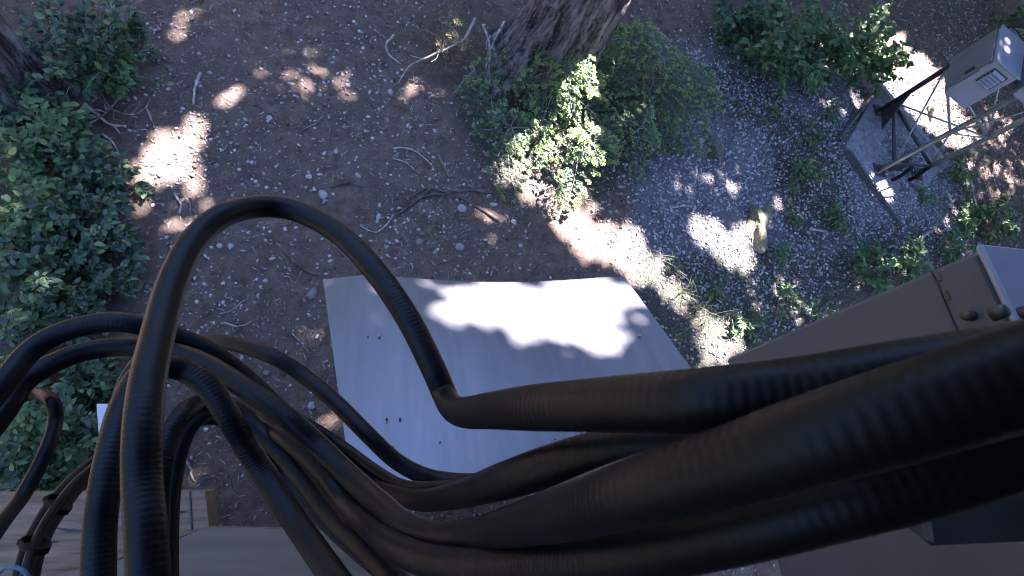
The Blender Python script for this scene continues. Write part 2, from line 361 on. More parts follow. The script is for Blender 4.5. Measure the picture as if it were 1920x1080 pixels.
# ------------------------------------------------------------------ trees: trunks in view, crowns overhead that throw the dappled shade
SPOTS = [  # sunlit patches seen in the photograph: x, y, rx, ry, angle, height of the lit surface, how open the gap is
 (320, 288, 62, 30, -28, 0, 1), (335, 390, 70, 45, 20, 0, .55), (430, 215, 55, 20, -10, 0, .45), (538, 165, 48, 28, 0, 0, .9), (572, 105, 30, 16, 0, 0, .5),
 (632, 152, 30, 30, 0, 0, .9), (345, 55, 30, 16, 0, 0, .5), (1145, 468, 84, 30, 22, 0, 1), (1085, 400, 30, 16, 30, 0, .7), (1228, 524, 46, 12, 35, 0, 1),
 (1340, 640, 26, 36, 0, 0, 1), (1285, 595, 30, 30, 0, 0, .8), (1350, 452, 70, 14, 44, 0, 1), (1408, 445, 12, 44, 0, .1, .95), (1290, 340, 40, 20, 30, 0, .5), (1350, 330, 50, 26, 40, 0, .55),
 (1430, 545, 20, 50, -20, 0, .75), (1460, 560, 44, 46, 0, 0, .7), (1520, 580, 26, 40, 0, 0, .7), (1690, 128, 60, 36, 45, 0, 1), (1745, 195, 90, 30, 48, 0, 1), (1650, 70, 60, 60, 0, .5, .9),
 (1600, 130, 40, 30, 40, 0, .7), (1830, 370, 46, 90, 0, 0, .75), (1800, 450, 60, 36, 0, 0, .7), (1850, 250, 60, 70, 0, 0, .7), (1890, 330, 50, 50, 0, 0, .6), (1700, 470, 40, 30, 0, .3, .8),
 (880, 185, 44, 30, 0, 0, .65), (800, 80, 60, 40, 0, .3, .4), (20, 290, 30, 60, 0, .4, .6), (155, 545, 40, 56, 0, .3, .8), (20, 590, 30, 60, 0, .3, .4), (545, 575, 40, 46, 0, 0, .65),
 (440, 960, 46, 40, 0, 0, .5), (640, 790, 24, 50, 0, 0, .7), (1663, 345, 10, 30, -35, .1, 1), (1105, 315, 26, 14, 0, .35, .95), (1065, 215, 50, 68, 0, .45, 1), (1035, 120, 40, 34, 0, .6, .9), (1010, 150, 34, 34, 0, .7, .4), (1000, 280, 40, 40, 0, .6, .4),
 (1220, 120, 60, 40, 0, .8, .35), (1010, 570, 165, 46, 0, 1.85, 1), (1110, 545, 95, 36, 8, 1.85, 1), (880, 585, 50, 16, 0, 1.85, .95), (940, 530, 90, 14, 0, 1.8, 1), (770, 528, 26, 10, 0, 1.8, .8), (640, 520, 20, 8, 0, 1.75, .7), (800, 560, 14, 10, 0, 1.8, .7), (990, 645, 46, 13, 0, 1.85, .95), (1066, 665, 28, 22, 0, 1.85, .95),
 (1110, 632, 20, 17, 0, 1.85, .9), (1165, 622, 24, 20, 0, 1.85, .85), (700, 525, 60, 16, 0, 1.8, .75), (1190, 585, 40, 16, 0, 1.85, .8), (1050, 632, 16, 12, 0, 1.85, .9), (960, 657, 14, 10, 0, 1.85, .9), (1130, 656, 14, 10, 0, 1.85, .9), (1200, 645, 14, 10, 0, 1.85, .85), (905, 628, 14, 9, 0, 1.85, .9), (1090, 690, 12, 12, 0, 1.85, .8), (850, 615, 12, 10, 0, 1.85, .8), (1225, 610, 14, 10, 0, 1.85, .85), (1880, 60, 40, 40, 0, 1.8, .4), (560, 1040, 60, 30, 0, .8, .0)]
def open_to_sun(P):
    """probability that a needle spray at P is missing (a gap between the branches)"""
    keep = np.zeros(len(P))
    for (x, y, rx, ry, an, hz, op) in SPOTS:
        q = P - S[None] * ((P[:, 2] - hz) / S[2])[:, None]
        u, v, d = to_px(q)
        c_, s_ = math.cos(R(an)), math.sin(R(an))
        du, dv = u - x, v - y
        pad = 0.085 * F / np.maximum(d, .5)
        e = ((du * c_ + dv * s_) / (rx + pad)) ** 2 + ((-du * s_ + dv * c_) / (ry + pad)) ** 2
        e = e * (1 + .45 * np.sin(u / 21 + x) * np.cos(v / 17 + y) + .3 * np.sin((u + v) / 12 + x) * np.cos((u - v) / 14))
        keep = np.maximum(keep, np.where((e < 1.0) & (d > 0), 1.0 if op > .94 else (1 + math.log(op * .2) / 7.6 if op > .05 else 0), 0))
    return keep
LEAF6 = np.array([(0, 0, 0), (0.32, 0.25, 0.05), (0.34, -0.25, 0.05), (0.72, 0.2, 0.02), (0.74, -0.2, 0.02), (1, 0, -0.04)]) - [.5, 0, 0]
LEAF6_F = np.array([(0, 2, 1), (1, 2, 4), (1, 4, 3), (3, 4, 5)])

def trunk_mesh(base, lean, r0, height, seed, flare=0.75):
    lr = np.random.default_rng(seed); seg, rings = 56, 60
    zz = np.concatenate([np.linspace(-0.1, 1.6, 40), np.linspace(1.8, height, 20)])
    ang = np.arange(seg) * 2 * np.pi / seg
    ph = lr.uniform(0, 6.28, 8); V = []
    for z in zz:
        r = r0 * (1 - 0.75 * max(z, 0) / height) * (1 + flare * math.exp(-max(z + .05, 0) / 0.28) * (0.7 + 0.5 * np.cos(5 * ang + ph[0]) + 0.25 * np.cos(3 * ang + ph[1])))
        r = r * (1 + 0.035 * np.cos(13 * ang + ph[2] + 0.7 * math.sin(3 * z)) + 0.03 * np.cos(21 * ang + ph[3] + math.sin(5 * z + 1)) + 0.022 * lr.normal(size=seg))
        V.append(np.stack([base[0] + lean[0] * z + r * np.cos(ang), base[1] + lean[1] * z + r * np.sin(ang), np.full(seg, base[2] + z)], 1))
    V = np.concatenate(V); n = len(zz)
    ii = np.arange(n * seg).reshape(n, seg); jj = np.roll(ii, -1, 1)
    return V, np.stack([ii[:-1], jj[:-1], jj[1:], ii[1:]], -1).reshape(-1, 4)

corners = on_ground([(-60, 0), (1980, -20), (2000, 560), (1500, 1000), (600, 1150), (-60, 1150)])
def crown_points(n, z0, z1):
    out = []
    x0, y0 = np.minimum(corners.min(0), [-4, -4.4]) - 0.8; x1, y1 = corners.max(0) + 0.8
    while sum(map(len, out)) < n:
        q = np.stack([rng.uniform(x0, x1, n), rng.uniform(y0, y1, n), np.zeros(n)], 1)
        u, v, d = to_px(q)
        q = q[((d > 0) & (u > -250) & (u < 2150) & (v > -200) & (v < 1350)) | (np.hypot(q[:, 0] + 1.4, q[:, 1] + 1.8) < 2.4)]
        z = rng.uniform(z0, z1, len(q))
        out.append(q + S[None] * (z / S[2])[:, None])
    P = np.concatenate(out)[:n]
    return P[rng.uniform(size=n) >= open_to_sun(P)]
P = crown_points(120000, 7.5, 11.0)
TREES = [('conifer_tree', 'thick grey-barked conifer trunk behind the sunlit fir branches', ground_at(1010, 138), (0.02, 0.04), 0.37, 14, 3),
         ('conifer_tree', 'dark conifer trunk at the upper left corner beside the shrubs', ground_at(-5, 165), (-0.02, 0.02), 0.27, 13, 5)]
roots_t = []
for (nm, lab, base, lean, r0, hh, sd) in TREES:
    tr = thing(nm, lab, 'tree', base); roots_t.append(tr)
    V, Fc = trunk_mesh(base, lean, r0, hh, sd)
    fast('trunk', V, Fc, 'bark', tr, smooth=True)
dist = np.stack([np.hypot(P[:, 0] - (TREES[k][2][0] + .3), P[:, 1] - TREES[k][2][1]) for k in range(2)], 1)
own = (dist[:, 1] < dist[:, 0]).astype(int)
for k in range(2):
    Q = P[own == k]; n = len(Q)
    sc = rng.uniform(0.16, 0.30, n)
    V, Fc = scatter(LEAF6, LEAF6_F, Q, rot_xyz(n, 0.5), np.stack([sc, sc * 0.9, sc], 1))
    cr = fast('crown', V, Fc, 'needle', roots_t[k]); cr['kind'] = 'stuff'
    # limbs that carry the crown
    mb = MB(); base = TREES[k][2]; lean = TREES[k][3]
    for j in range(40):
        z = 6.5 + j * 0.12; a0 = np.array([base[0] + lean[0] * z, base[1] + lean[1] * z, z])
        b0 = Q[rng.integers(n)].copy(); b0[2] = np.clip(b0[2], z - .6, z + .6)
        mid = (a0 + b0) / 2 + np.array([0, 0, 0.25])
        pts, _ = smooth_path([a0, mid, b0], 10)
        dense, _ = smooth_path([a0, mid, b0], 60)
        if open_to_sun(dense).max() > .5: continue
        mb.tube(pts, np.linspace(0.05, 0.012, 10), 6)
    mb.build('limb', 'bark', roots_t[k], True)['kind'] = 'stuff'

# the wood that closes in round the clearing, beyond the picture on every side
n = 36000; rr = np.sqrt(rng.uniform(8.0 ** 2, 24.0 ** 2, n)); an = rng.uniform(0, 2 * np.pi, n)
q = np.stack([1.5 + rr * np.cos(an), 1.5 + rr * np.sin(an), rng.uniform(0.1, 1, n) * np.minimum(7.5, 2.2 + rr * .36)], 1)
u, v, d = to_px(q); fr = (d > 0) & (u > -500) & (u < 2420) & (v > -450) & (v < 1500)
away = np.min(np.hypot(q[:, None, 0] - corners[None, :, 0], q[:, None, 1] - corners[None, :, 1]), 1) > .8
qg = q[~fr & away & (open_to_sun(q) < .3)]; n = len(qg); sc = rng.uniform(.45, 1.0, n)
V, Fc = scatter(LEAF6, LEAF6_F, qg, rot_xyz(n, 1.0), np.stack([sc, sc * .9, sc], 1))
wd_ = tag(fast('surrounding_wood', V, Fc, 'needle'), 'dark conifer wood closing in around the clearing', 'wood'); wd_['kind'] = 'stuff'

# ------------------------------------------------------------------ concrete pad, its edging, the lattice tower and its cabinets
pad_px = [(1583, 275), (1636, 168), (1764, 312), (1690, 420)]
pc = [ground_at(*p) for p in pad_px]
mb = MB(); top = [np.array([p[0], p[1], 0.012]) for p in pc]; bot = [np.array([p[0], p[1], -0.12]) for p in pc]
inn = [tp + (np.mean(top, 0) - tp) * 0.02 + np.array([0, 0, 0.012]) for tp in top]
mb.add(bot + top + inn, [(3, 2, 1, 0), (8, 9, 10, 11)] + [(i, (i + 1) % 4, 4 + (i + 1) % 4, 4 + i) for i in range(4)] + [(4 + i, 4 + (i + 1) % 4, 8 + (i + 1) % 4, 8 + i) for i in range(4)])
tag(mb.build('concrete_pad', 'concrete'), 'pale concrete pad in the gravel under the lattice tower feet', 'pad')
PADZ = 0.024
def plank(name, pxa, pxb, za, w, hgt_, material, label, cat):
    a, b_ = at_z(*pxa, za), at_z(*pxb, za); d = b_ - a; L = np.linalg.norm(d); d /= L
    s_ = np.array([-d[1], d[0], 0]); rot = np.stack([d, s_, np.array([0, 0, 1.0])], 1)
    mb = MB(); mb.box((a + b_) / 2, (L, w, hgt_), rot, 0.006)
    return tag(mb.build(name, material), label, cat)
plank('edging_board', (1586, 284), (1682, 424), 0.025, 0.03, 0.12, 'weathered_board', 'weathered dark edging board along the near side of the concrete pad', 'board')
plank('edging_board', (1637, 178), (1572, 262), 0.03, 0.035, 0.08, 'weathered_board', 'dark board stub lying at the upper edge of the concrete pad', 'board')

plank('concrete_kerb', (1596, 112), (1770, 316), 0.04, 0.07, 0.16, 'concrete', 'narrow pale concrete kerb along the far side of the tower pad', 'kerb')
LA, LB, LC = at_z(1648, 209, PADZ), at_z(1648, 320, PADZ), at_z(1716, 326, PADZ)
def vert(p, z): return np.array([p[0], p[1], z])
tw = thing('lattice_tower', 'three-legged galvanised lattice tower on the concrete pad', 'tower', (LA + LB + LC) / 3)
THT = 3.4
for p in (LA, LB, LC):
    mb = MB(); mb.tube([vert(p, PADZ), vert(p, THT)], 0.028 if p is not LA else 0.031, 14); mb.build('leg', 'galvanised' if p is not LA else 'dark_steel', tw, True)
    mb = MB(); mb.box(vert(p, PADZ + 0.009), (0.17, 0.17, 0.016), None, 0.003); fp = mb.build('base_plate', 'dark_steel', tw)
    for sx in (-1, 1):
        for sy in (-1, 1):
            mb = MB(); mb.tube([vert(p, PADZ + 0.017) + np.array([sx * .06, sy * .06, 0]), vert(p, PADZ + 0.06) + np.array([sx * .06, sy * .06, 0])], 0.009, 6); mb.build('bolt', 'galvanised', fp)
lv = [0.22, 0.85, 1.5, 2.15, 2.8, 3.35]
for (p, q) in ((LA, LB), (LB, LC), (LC, LA)):
    for i, z in enumerate(lv):
        mb = MB(); mb.tube([vert(p, z), vert(q, z)], 0.02 if i == 0 else 0.014, 8); mb.build('girt', 'dark_steel' if i == 0 else 'galvanised', tw, True)
        if i + 1 < len(lv):
            a, b_ = (p, q) if i % 2 else (q, p)
            mb = MB(); mb.tube([vert(a, z), vert(b_, lv[i + 1])], 0.010, 8); mb.build('brace', 'galvanised', tw, True)
# gusset plates at the foot of the tower
for p, q in ((LA, LB), (LB, LC)):
    d = (q - p); L = np.linalg.norm(d); d = d / L
    mb = MB(); a = vert(p, PADZ + .04); th = np.array([-d[1], d[0], 0]) * 0.006
    tri = [a, a + d * 0.34, a + np.array([0, 0, 0.42])]
    mb.add([x - th for x in tri] + [x + th for x in tri], [(0, 2, 1), (3, 4, 5), (0, 1, 4, 3), (1, 2, 5, 4), (2, 0, 3, 5)])
    mb.build('gusset_plate', 'dark_steel', tw)
# two short conduit elbows by the feet
for i, (u, v) in enumerate(((1673, 338), (1704, 338))):
    b0 = at_z(u, v, PADZ); pts, _ = smooth_path([b0, b0 + [0, 0, .1], b0 + [.05, .05, .17], b0 + [.13, .1, .17]], 14)
    mb = MB(); mb.tube(pts, 0.022, 10)
    tag(mb.build('conduit_elbow', 'plastic', None, True), ('black conduit elbow rising from the pad, left of two', 'black conduit elbow rising from the pad, right of two')[i], 'conduit')

def outdoor_cabinet(loc, yaw, dx, dy, dz, label):
    """origin at the bottom corner nearest the camera; louvred face along local x, plain door along local y"""
    t_ = thing('equipment_cabinet', label, 'cabinet', loc)
    c_, s_ = math.cos(yaw), math.sin(yaw); ro = np.array([[c_, -s_, 0], [s_, c_, 0], [0, 0, 1]]); loc = np.asarray(loc)
    def pt(x, y, z): return loc + ro @ np.array([x, y, z])
    mb = MB(); mb.box(pt(dx / 2, dy / 2, dz / 2), (dx, dy, dz - .01), ro, 0.006); mb.build('body', 'cabinet_paint', t_)
    mb = MB(); mb.box(pt(dx / 2, dy / 2, dz + .004), (dx + .03, dy + .03, .016), ro, 0.004); mb.build('lid', 'cabinet_paint', t_)
    mb = MB(); mb.box(pt(-.014, dy / 2, dz / 2 - .005), (.022, dy - .03, dz - .05), ro, 0.004); dr = mb.build('door', 'door_paint', t_)
    mb = MB(); mb.box(pt(-.034, .06, dz * .55), (.02, .022, .09), ro, 0.004); mb.build('handle', 'dark_steel', dr)
    for k in (.2, .8):
        mb = MB(); mb.tube([pt(-.012, -.006, dz * k - .04), pt(-.012, -.006, dz * k + .04)], 0.011, 8); mb.build('hinge', 'galvanised', t_)
    mb = MB(); mb.box(pt(dx * .5, -.004, dz * .72), (dx * .62, .006, dz * .36), ro, 0.002); vp = mb.build('vent_panel', 'dark_steel', t_)
    for k in range(5):
        z = dz * (.585 + .066 * k); tl = R(38)
        r2 = ro @ np.array([[1, 0, 0], [0, math.cos(tl), -math.sin(tl)], [0, math.sin(tl), math.cos(tl)]])
        mb = MB(); mb.box(pt(dx * .5, -.02, z), (dx * .5, .036, .004), r2, 0.001); mb.build('louvre', 'cabinet_paint', vp)
    return t_
zc = 1.15
p0, pu, pv = at_z(1769, 174, zc), at_z(1803, 213, zc), at_z(1761, 97, zc)
ex, ey = pu - p0, pv - p0
yaw = math.atan2(ex[1], ex[0])
yaw2 = math.atan2(ey[1], ey[0]) - math.pi / 2
yawc = math.atan2(math.sin(yaw) + math.sin(yaw2), math.cos(yaw) + math.cos(yaw2))
# height that carries the lower corner up to where the lid corner shows
best = min(np.arange(0.3, 1.6, 0.02), key=lambda h_: (lambda u, v, d: (u[0] - 1869) ** 2 + (v[0] - 116) ** 2)(*to_px(p0 + np.array([0, 0, h_]))))
print('CAB', p0, np.linalg.norm(ex), np.linalg.norm(ey), math.degrees(yaw), math.degrees(yaw2), best)
outdoor_cabinet(p0, yawc, np.linalg.norm(ex), np.linalg.norm(ey), float(best), 'grey louvred metal cabinet mounted on the lattice tower')
p2 = p0 + np.array([math.cos(yawc), math.sin(yawc), 0]) * (np.linalg.norm(ex) + .12) + np.array([0, 0, .35])
outdoor_cabinet(p2, yawc, .5, .6, float(best), 'dark grey cabinet cut off by the right edge behind the louvred cabinet')

# ------------------------------------------------------------------ cabinet with the bare aluminium roof sheet
def camp(p): return C2W @ np.asarray(p, float) + np.array([0, 0, H])
TL, TR, BL = camp((-.8165, .0575, -2.3)), camp((.567, .054, -2.7)), camp((-.4526, -.659, -1.55))
W_, D_ = TR - TL, BL - TL
NRM = np.cross(W_, -D_); NRM /= np.linalg.norm(NRM)
if NRM[2] < 0: NRM = -NRM
def on_sheet(u, v, h=0.0): return TL + W_ * u + D_ * v + NRM * h
shed = thing('roofed_cabinet', 'equipment cabinet roofed with a bare aluminium sheet below the cables', 'cabinet', vert(on_sheet(.5, .5), 0.0))
nu, nv = 40, 28; V = []; Fc = []
for side in (0, 1):
    for j in range(nv + 1):
        for i in range(nu + 1):
            u, v = i / nu, j / nv
            sag = -0.035 * max(0, (0.14 - u) / 0.14) ** 1.3 * (1 - .6 * v) - 0.03 * math.sin(math.pi * np.clip((u - .14) / .8, 0, 1)) * math.exp(-v * 5) + 0.006 * math.sin(5 * u + 2) * math.cos(4 * v)
            V.append(on_sheet(u, v, sag - 0.0025 * side))
k = (nu + 1) * (nv + 1)
for j in range(nv):
    for i in range(nu):
        a = j * (nu + 1) + i; q = (a, a + 1, a + nu + 2, a + nu + 1); Fc.append(q); Fc.append(tuple(x + k for x in reversed(q)))
rim = [i for i in range(nu)] + [j * (nu + 1) + nu for j in range(nv)] + [nv * (nu + 1) + i for i in range(nu, 0, -1)] + [j * (nu + 1) for j in range(nv, 0, -1)]
for i, a in enumerate(rim):
    b_ = rim[(i + 1) % len(rim)]; Fc.append((a, b_, b_ + k, a + k))
mb = MB(); mb.add(V, Fc); sheet = mb.build('roof_sheet', 'aluminium', shed, True)
md = sheet.modifiers.new('edge', 'EDGE_SPLIT'); md.split_angle = R(50)
def sheet_uv(px, py):
    r = ray(px, py); t_ = np.dot(TL - np.array([0, 0, H]), NRM) / np.dot(r, NRM)
    p = r * t_ + np.array([0, 0, H]) - TL
    s_ = np.linalg.lstsq(np.stack([W_, D_], 1), p, rcond=None)[0]
    return s_
for (px, py, rr) in ((711, 632, .007), (1199, 631, .007), (736, 837, .006), (690, 632, .0025), (725, 787, .004), (750, 787, .004), (1040, 825, .0035), (825, 830, .0025), (684, 511, .004)):
    u, v = sheet_uv(px, py); c0 = on_sheet(u, v, 0.004)
    mb = MB(); mb.tube([c0 - NRM * .006, c0 + NRM * (.004 if rr < .005 else .006)], [rr, rr * .8], 10); mb.build('screw', 'dark_steel' if rr < .005 else 'galvanised', shed, True)
# body of the cabinet stands under the sheet, upright
ctr = (on_sheet(.2, .2) + on_sheet(.8, .85)) / 2
cs = [on_sheet(.22, .30, -.05), on_sheet(.85, .30, -.05), on_sheet(.85, .93, -.05), on_sheet(.22, .93, -.05)]
mb = MB(); mb.add(cs + [vert(c, 0.02) for c in cs], [(0, 1, 2, 3), (7, 6, 5, 4)] + [(i, i + 4, (i + 1) % 4 + 4, (i + 1) % 4) for i in range(4)])
body = mb.build('body', 'cabinet_paint', shed)
d = cs[2] - cs[3]; d /= np.linalg.norm(d); dn = np.cross(d, [0, 0, 1.0]); 
if np.dot(dn, cs[3] - cs[0]) < 0: dn = -dn
dn = dn / np.linalg.norm(dn)
mb = MB(); mid = (cs[2] + cs[3]) / 2; mid = vert(mid, mid[2] * .52) + dn * .012
hd = np.array([d[0], d[1], 0]); hd /= np.linalg.norm(hd)
mb.box(mid, (.72, .02, 1.7), np.stack([hd, np.cross([0, 0, 1.0], hd), [0, 0, 1.0]], 1), .004); dr = mb.build('door', 'beige_paint', shed)
mb = MB(); mb.box(mid + dn * .03 + hd * .3, (.02, .03, .12), np.stack([hd, np.cross([0, 0, 1.0], hd), [0, 0, 1.0]], 1), .004); mb.build('handle', 'dark_steel', dr)

# ------------------------------------------------------------------ painted steel box close to the camera, lower right
def unit(v): v = np.asarray(v, float); return v / np.linalg.norm(v)
c_top = np.array([(1832 - 960) / F, -(469 - 540) / F, -1.0]) * 0.86       # camera-space corner between lid, long side and back
u_c = unit([-.36, -.46, -1.0]); v_c = np.array([0.05, -1, 0.30]); v_c = unit(v_c - np.dot(v_c, u_c) * u_c); w_c = unit(np.cross(v_c, u_c))
if w_c[0] < 0: w_c = -w_c
def boxp(a, b_, c_): return camp(c_top + u_c * a + v_c * b_ + w_c * c_)
# length along u so that the far end reaches x=1360
La = min(np.arange(0.2, 3, 0.01), key=lambda a: abs(to_px(boxp(a, 0, 0))[0][0] - 1360))
print('BOX len', La, [tuple(round(float(q[0])) for q in to_px(boxp(*k_)))[:2] for k_ in ((0, 0, 0), (La, 0, 0), (0, .45, 0), (La, .6, 0), (0, 0, .3))])
RB = np.stack([C2W @ u_c, C2W @ v_c, C2W @ w_c], 1)
WV, WW = 0.75, 0.5
sb = thing('steel_box', 'large grey painted steel box cut off at the lower right corner', 'box', boxp(La, WV / 2, WW / 2))
mb = MB(); mb.box(boxp(La / 2, WV / 2, WW / 2), (La, WV, WW), RB, 0.008); mb.build('body', 'beige_paint', sb)
mb = MB(); mb.box(boxp(-.006, WV / 2, WW / 2), (.012, WV + .012, WW + .012), RB, 0.004); mb.build('lid', 'cabinet_paint', sb)
mb = MB(); mb.box(boxp(.075, WV / 2, -.0015), (.003, WV - .004, .004), RB, 0.0005); mb.build('seam', 'dark_steel', sb)
rs = random.Random(3)
mb = MB()
for k in range(3):
    mb.box(boxp(.07 + rs.uniform(-.006, .01), .015 + .02 * k + rs.uniform(-.006, .006), -.0012), (rs.uniform(.004, .008), rs.uniform(.010, .022), .003), RB, .001)
st = mb.build('rust_stain', 'rust', sb)
for (px, py, rr, ll) in ((1823, 592, .0085, .02), (1866, 588, .011, .016), (1915, 588, .010, .014)):
    r = ray(px, py); wn = C2W @ w_c; t_ = np.dot(boxp(0, 0, 0) - np.array([0, 0, H]), wn) / np.dot(r, wn)
    c0 = r * t_ + np.array([0, 0, H])
    if px > 1850:
        un = C2W @ u_c; t_ = np.dot(boxp(-.012, 0, 0) - np.array([0, 0, H]), un) / np.dot(r, un); c0 = r * t_ + np.array([0, 0, H]); ax = -un
    else: ax = -wn
    mb = MB(); mb.tube([c0 - ax * .004, c0 + ax * ll * .5, c0 + ax * ll * .9, c0 + ax * ll], [rr, rr, rr * .9, rr * .5], 14); mb.build('cable_gland', 'olive_plastic', sb, True)

# ------------------------------------------------------------------ timbers and deck, lower left
def slab(name, px4, z, thick, material, label, cat, bevel=.006):
    top = [at_z(*p, z) for p in px4]; n = len(top); c0 = np.mean(top, 0)
    inn = [tp + (c0 - tp) * 0.012 for tp in top]; lo = [tp - np.array([0, 0, bevel]) for tp in top]; bot = [tp - np.array([0, 0, thick]) for tp in top]
    mb = MB(); fs = [tuple(range(n)), tuple(range(4 * n - 1, 3 * n - 1, -1))]
    for a in (0, n, 2 * n):
        fs += [(a + i, a + (i + 1) % n, a + n + (i + 1) % n, a + n + i) for i in range(n)]
    mb.add(inn + top + lo + bot, fs[:2] + [f for f in fs[2:]])
    return mb, label, cat, name, material
mb, *_ = slab('t', [(-220, 926), (384, 921), (392, 988), (-220, 1200)], 0.95, .26, 0, 0, 0)
tb = tag(mb.build('timber_beam', 'timber'), 'heavy checked timber beam lying under the cables at lower left', 'timber')
for (xa, ya, xb, yb) in ((100, 989, 165, 996), (82, 1013, 112, 1015), (310, 960, 350, 959)):
    pts, _ = smooth_path([at_z(xa, ya, .951), at_z((xa + xb) / 2, (ya + yb) / 2 + 2, .951), at_z(xb, yb, .951)], 6)
    mb = MB(); mb.tube(pts, [.001, .004, .005, .005, .004, .001], 6); mb.build('drying_crack', 'dark_steel', tb)
e0, e1 = at_z(356, 920, .953), at_z(360, 992, .953)
mb = MB(); mb.tube([e0, e1], .004, 6); mb.build('saw_joint', 'dark_steel', tb)
mb, *_ = slab('d', [(60, 1088), (240, 1049), (386, 990), (520, 992), (820, 1004), (1100, 1015), (1150, 1230), (20, 1230)], 1.10, .10, 0, 0, 0)
tag(mb.build('timber_deck', 'plywood'), 'smooth beige deck panel below the cables at the bottom edge', 'deck')
# posts that carry beam and deck
for i, (px, py, z) in enumerate(((300, 985, .69), (560, 1080, 1.0))):
    q = at_z(px, py + 40, z); mb = MB(); mb.box(vert(q, z / 2 - .02), (.14, .14, z + .04), None, .006)
    tag(mb.build('timber_post', 'timber'), ('square timber post under the beam at lower left', 'square timber post under the beige deck panel')[i], 'post')
# white marker board in the bushes
wb = [at_z(183, 757, .75), at_z(238, 757, .75), at_z(246, 934, .55), at_z(196, 934, .55)]
nb_ = unit(np.cross(wb[1] - wb[0], wb[3] - wb[0]))
mb = MB(); mb.add([p for p in wb] + [p - nb_ * .012 for p in wb], [(0, 1, 2, 3), (7, 6, 5, 4)] + [(i, i + 4, (i + 1) % 4 + 4, (i + 1) % 4) for i in range(4)])
wbt = thing('white_board', 'narrow white painted board standing among shrubs behind the cables', 'board', vert(np.mean(wb, 0), 0))
mb.build('panel', 'white_paint', wbt)
q = np.mean(wb, 0); mb = MB(); mb.box(vert(q, q[2] / 2 - .03), (.05, .05, q[2] - .02), None, .004); mb.build('stake', 'timber', wbt)

# ------------------------------------------------------------------ unseen slab and upright panel, added to shade the near cables
mb = MB(); mb.box((1.45, -.35, H + .2), (3.6, 2.0, .1), None, .01)  # added above the view to keep skylight off the cables and steel box
shade_top = mb.build('overhead_shade', 'dark_steel'); shade_top['kind'] = 'structure'
mb = MB(); mb.box((0.9, -1.28, H / 2 + .07), (4.6, .1, H + .14), None, .01)  # added upright panel, out of view, blocks light from behind the cables
shade_rear = mb.build('back_shade', 'weathered_board'); shade_rear['kind'] = 'structure'
# ------------------------------------------------------------------ cables
def cable(name, pts, dia, label, rings=0.0048, amp=0.012, material='rubber', seg=18, cat='cable'):
    P3 = []
    for (x, y, w) in pts:
        P3.append(list(at_depth(x, y, dia * F / w)))
    path, L = smooth_path(P3, 200)
    n = int(L / rings * 5) if amp else 160
    path, L = smooth_path(P3, n)
    tan = np.gradient(path, axis=0); tan /= np.linalg.norm(tan, axis=1)[:, None]
    u = np.cross(tan[0], [0, 0, 1.0]); u /= np.linalg.norm(u)
    ang = np.arange(seg) * 2 * np.pi / seg; ca, sa = np.cos(ang)[:, None], np.sin(ang)[:, None]
    V = np.empty((n, seg, 3)); s_ = np.linspace(0, L, n)
    for i in range(n):
        u = u - np.dot(u, tan[i]) * tan[i]; u /= np.linalg.norm(u); w = np.cross(tan[i], u)
        rr = dia / 2 * (1 + amp * np.cos(2 * np.pi * s_[i] / rings + ang)) if amp else np.full(seg, dia / 2)
        V[i] = path[i] + rr[:, None] * (ca * u + sa * w)
    ii = np.arange(n * seg).reshape(n, seg); jj = np.roll(ii, -1, 1)
    Fc = np.stack([ii[:-1], jj[:-1], jj[1:], ii[1:]], -1).reshape(-1, 4)
    return tag(fast(name, V.reshape(-1, 3), Fc, material, smooth=True), label, cat)
D1 = 0.028
cable('coaxial_cable', [(282, 1150, 74), (274, 1000, 71), (267, 900, 68), (268, 800, 66), (278, 710, 62), (298, 620, 57), (325, 525, 52), (365, 450, 48), (420, 403, 45), (490, 387, 42), (560, 397, 41), (635, 438, 42), (705, 510, 44), (765, 597, 46), (810, 685, 47), (832, 735, 47), (848, 763, 50), (872, 773, 58), (925, 769, 70), (1000, 764, 86), (1150, 757, 105), (1300, 752, 122), (1500, 734, 132), (1700, 706, 140), (2000, 660, 145)], D1, rings=.0048, amp=.0075, label='black corrugated cable arching in the tallest loop above the metal sheet')
cable('coaxial_cable', [(-80, 880, 43), (0, 782, 40), (50, 712, 38), (125, 670, 37), (200, 652, 36), (262, 651, 36), (325, 660, 36), (390, 684, 37), (470, 735, 39), (540, 785, 40), (600, 838, 40), (660, 897, 42), (707, 940, 45), (757, 983, 50), (822, 1007, 56), (900, 1001, 64), (960, 987, 76), (1060, 960, 100), (1185, 925, 126), (1360, 878, 148), (1500, 832, 163), (1700, 772, 178), (2000, 680, 195)], D1, rings=.0048, amp=.0065, label='black cable in the lower left arc, then thickest band sweeping to the right edge')
cable('coaxial_cable', [(-80, 820, 44), (0, 727, 42), (50, 665, 40), (100, 630, 39), (175, 607, 38), (250, 607, 37), (335, 632, 35), (400, 662, 34), (460, 707, 33), (530, 772, 33), (600, 833, 33), (660, 880, 34), (720, 917, 36), (785, 937, 40), (850, 930, 48), (955, 898, 70), (1050, 868, 80), (1150, 846, 88), (1300, 830, 96), (1500, 810, 104), (1800, 770, 110), (2050, 740, 115)], D1, rings=.0048, amp=.0075, label='black cable forming the upper of the two arcs leaving the left edge')
cable('coaxial_cable', [(186, 1200, 26), (194, 1000, 26), (205, 860, 25), (226, 740, 25), (262, 676, 25), (310, 650, 26), (385, 641, 27), (440, 645, 28), (510, 668, 29), (570, 705, 29), (630, 755, 30), (690, 815, 31), (740, 862, 31), (790, 890, 31), (840, 901, 31), (900, 903, 32), (1000, 892, 36), (1150, 862, 44), (1400, 830, 52), (1700, 800, 58)], D1, 'slimmer-looking black cable crossing the left edge of the metal sheet diagonally')
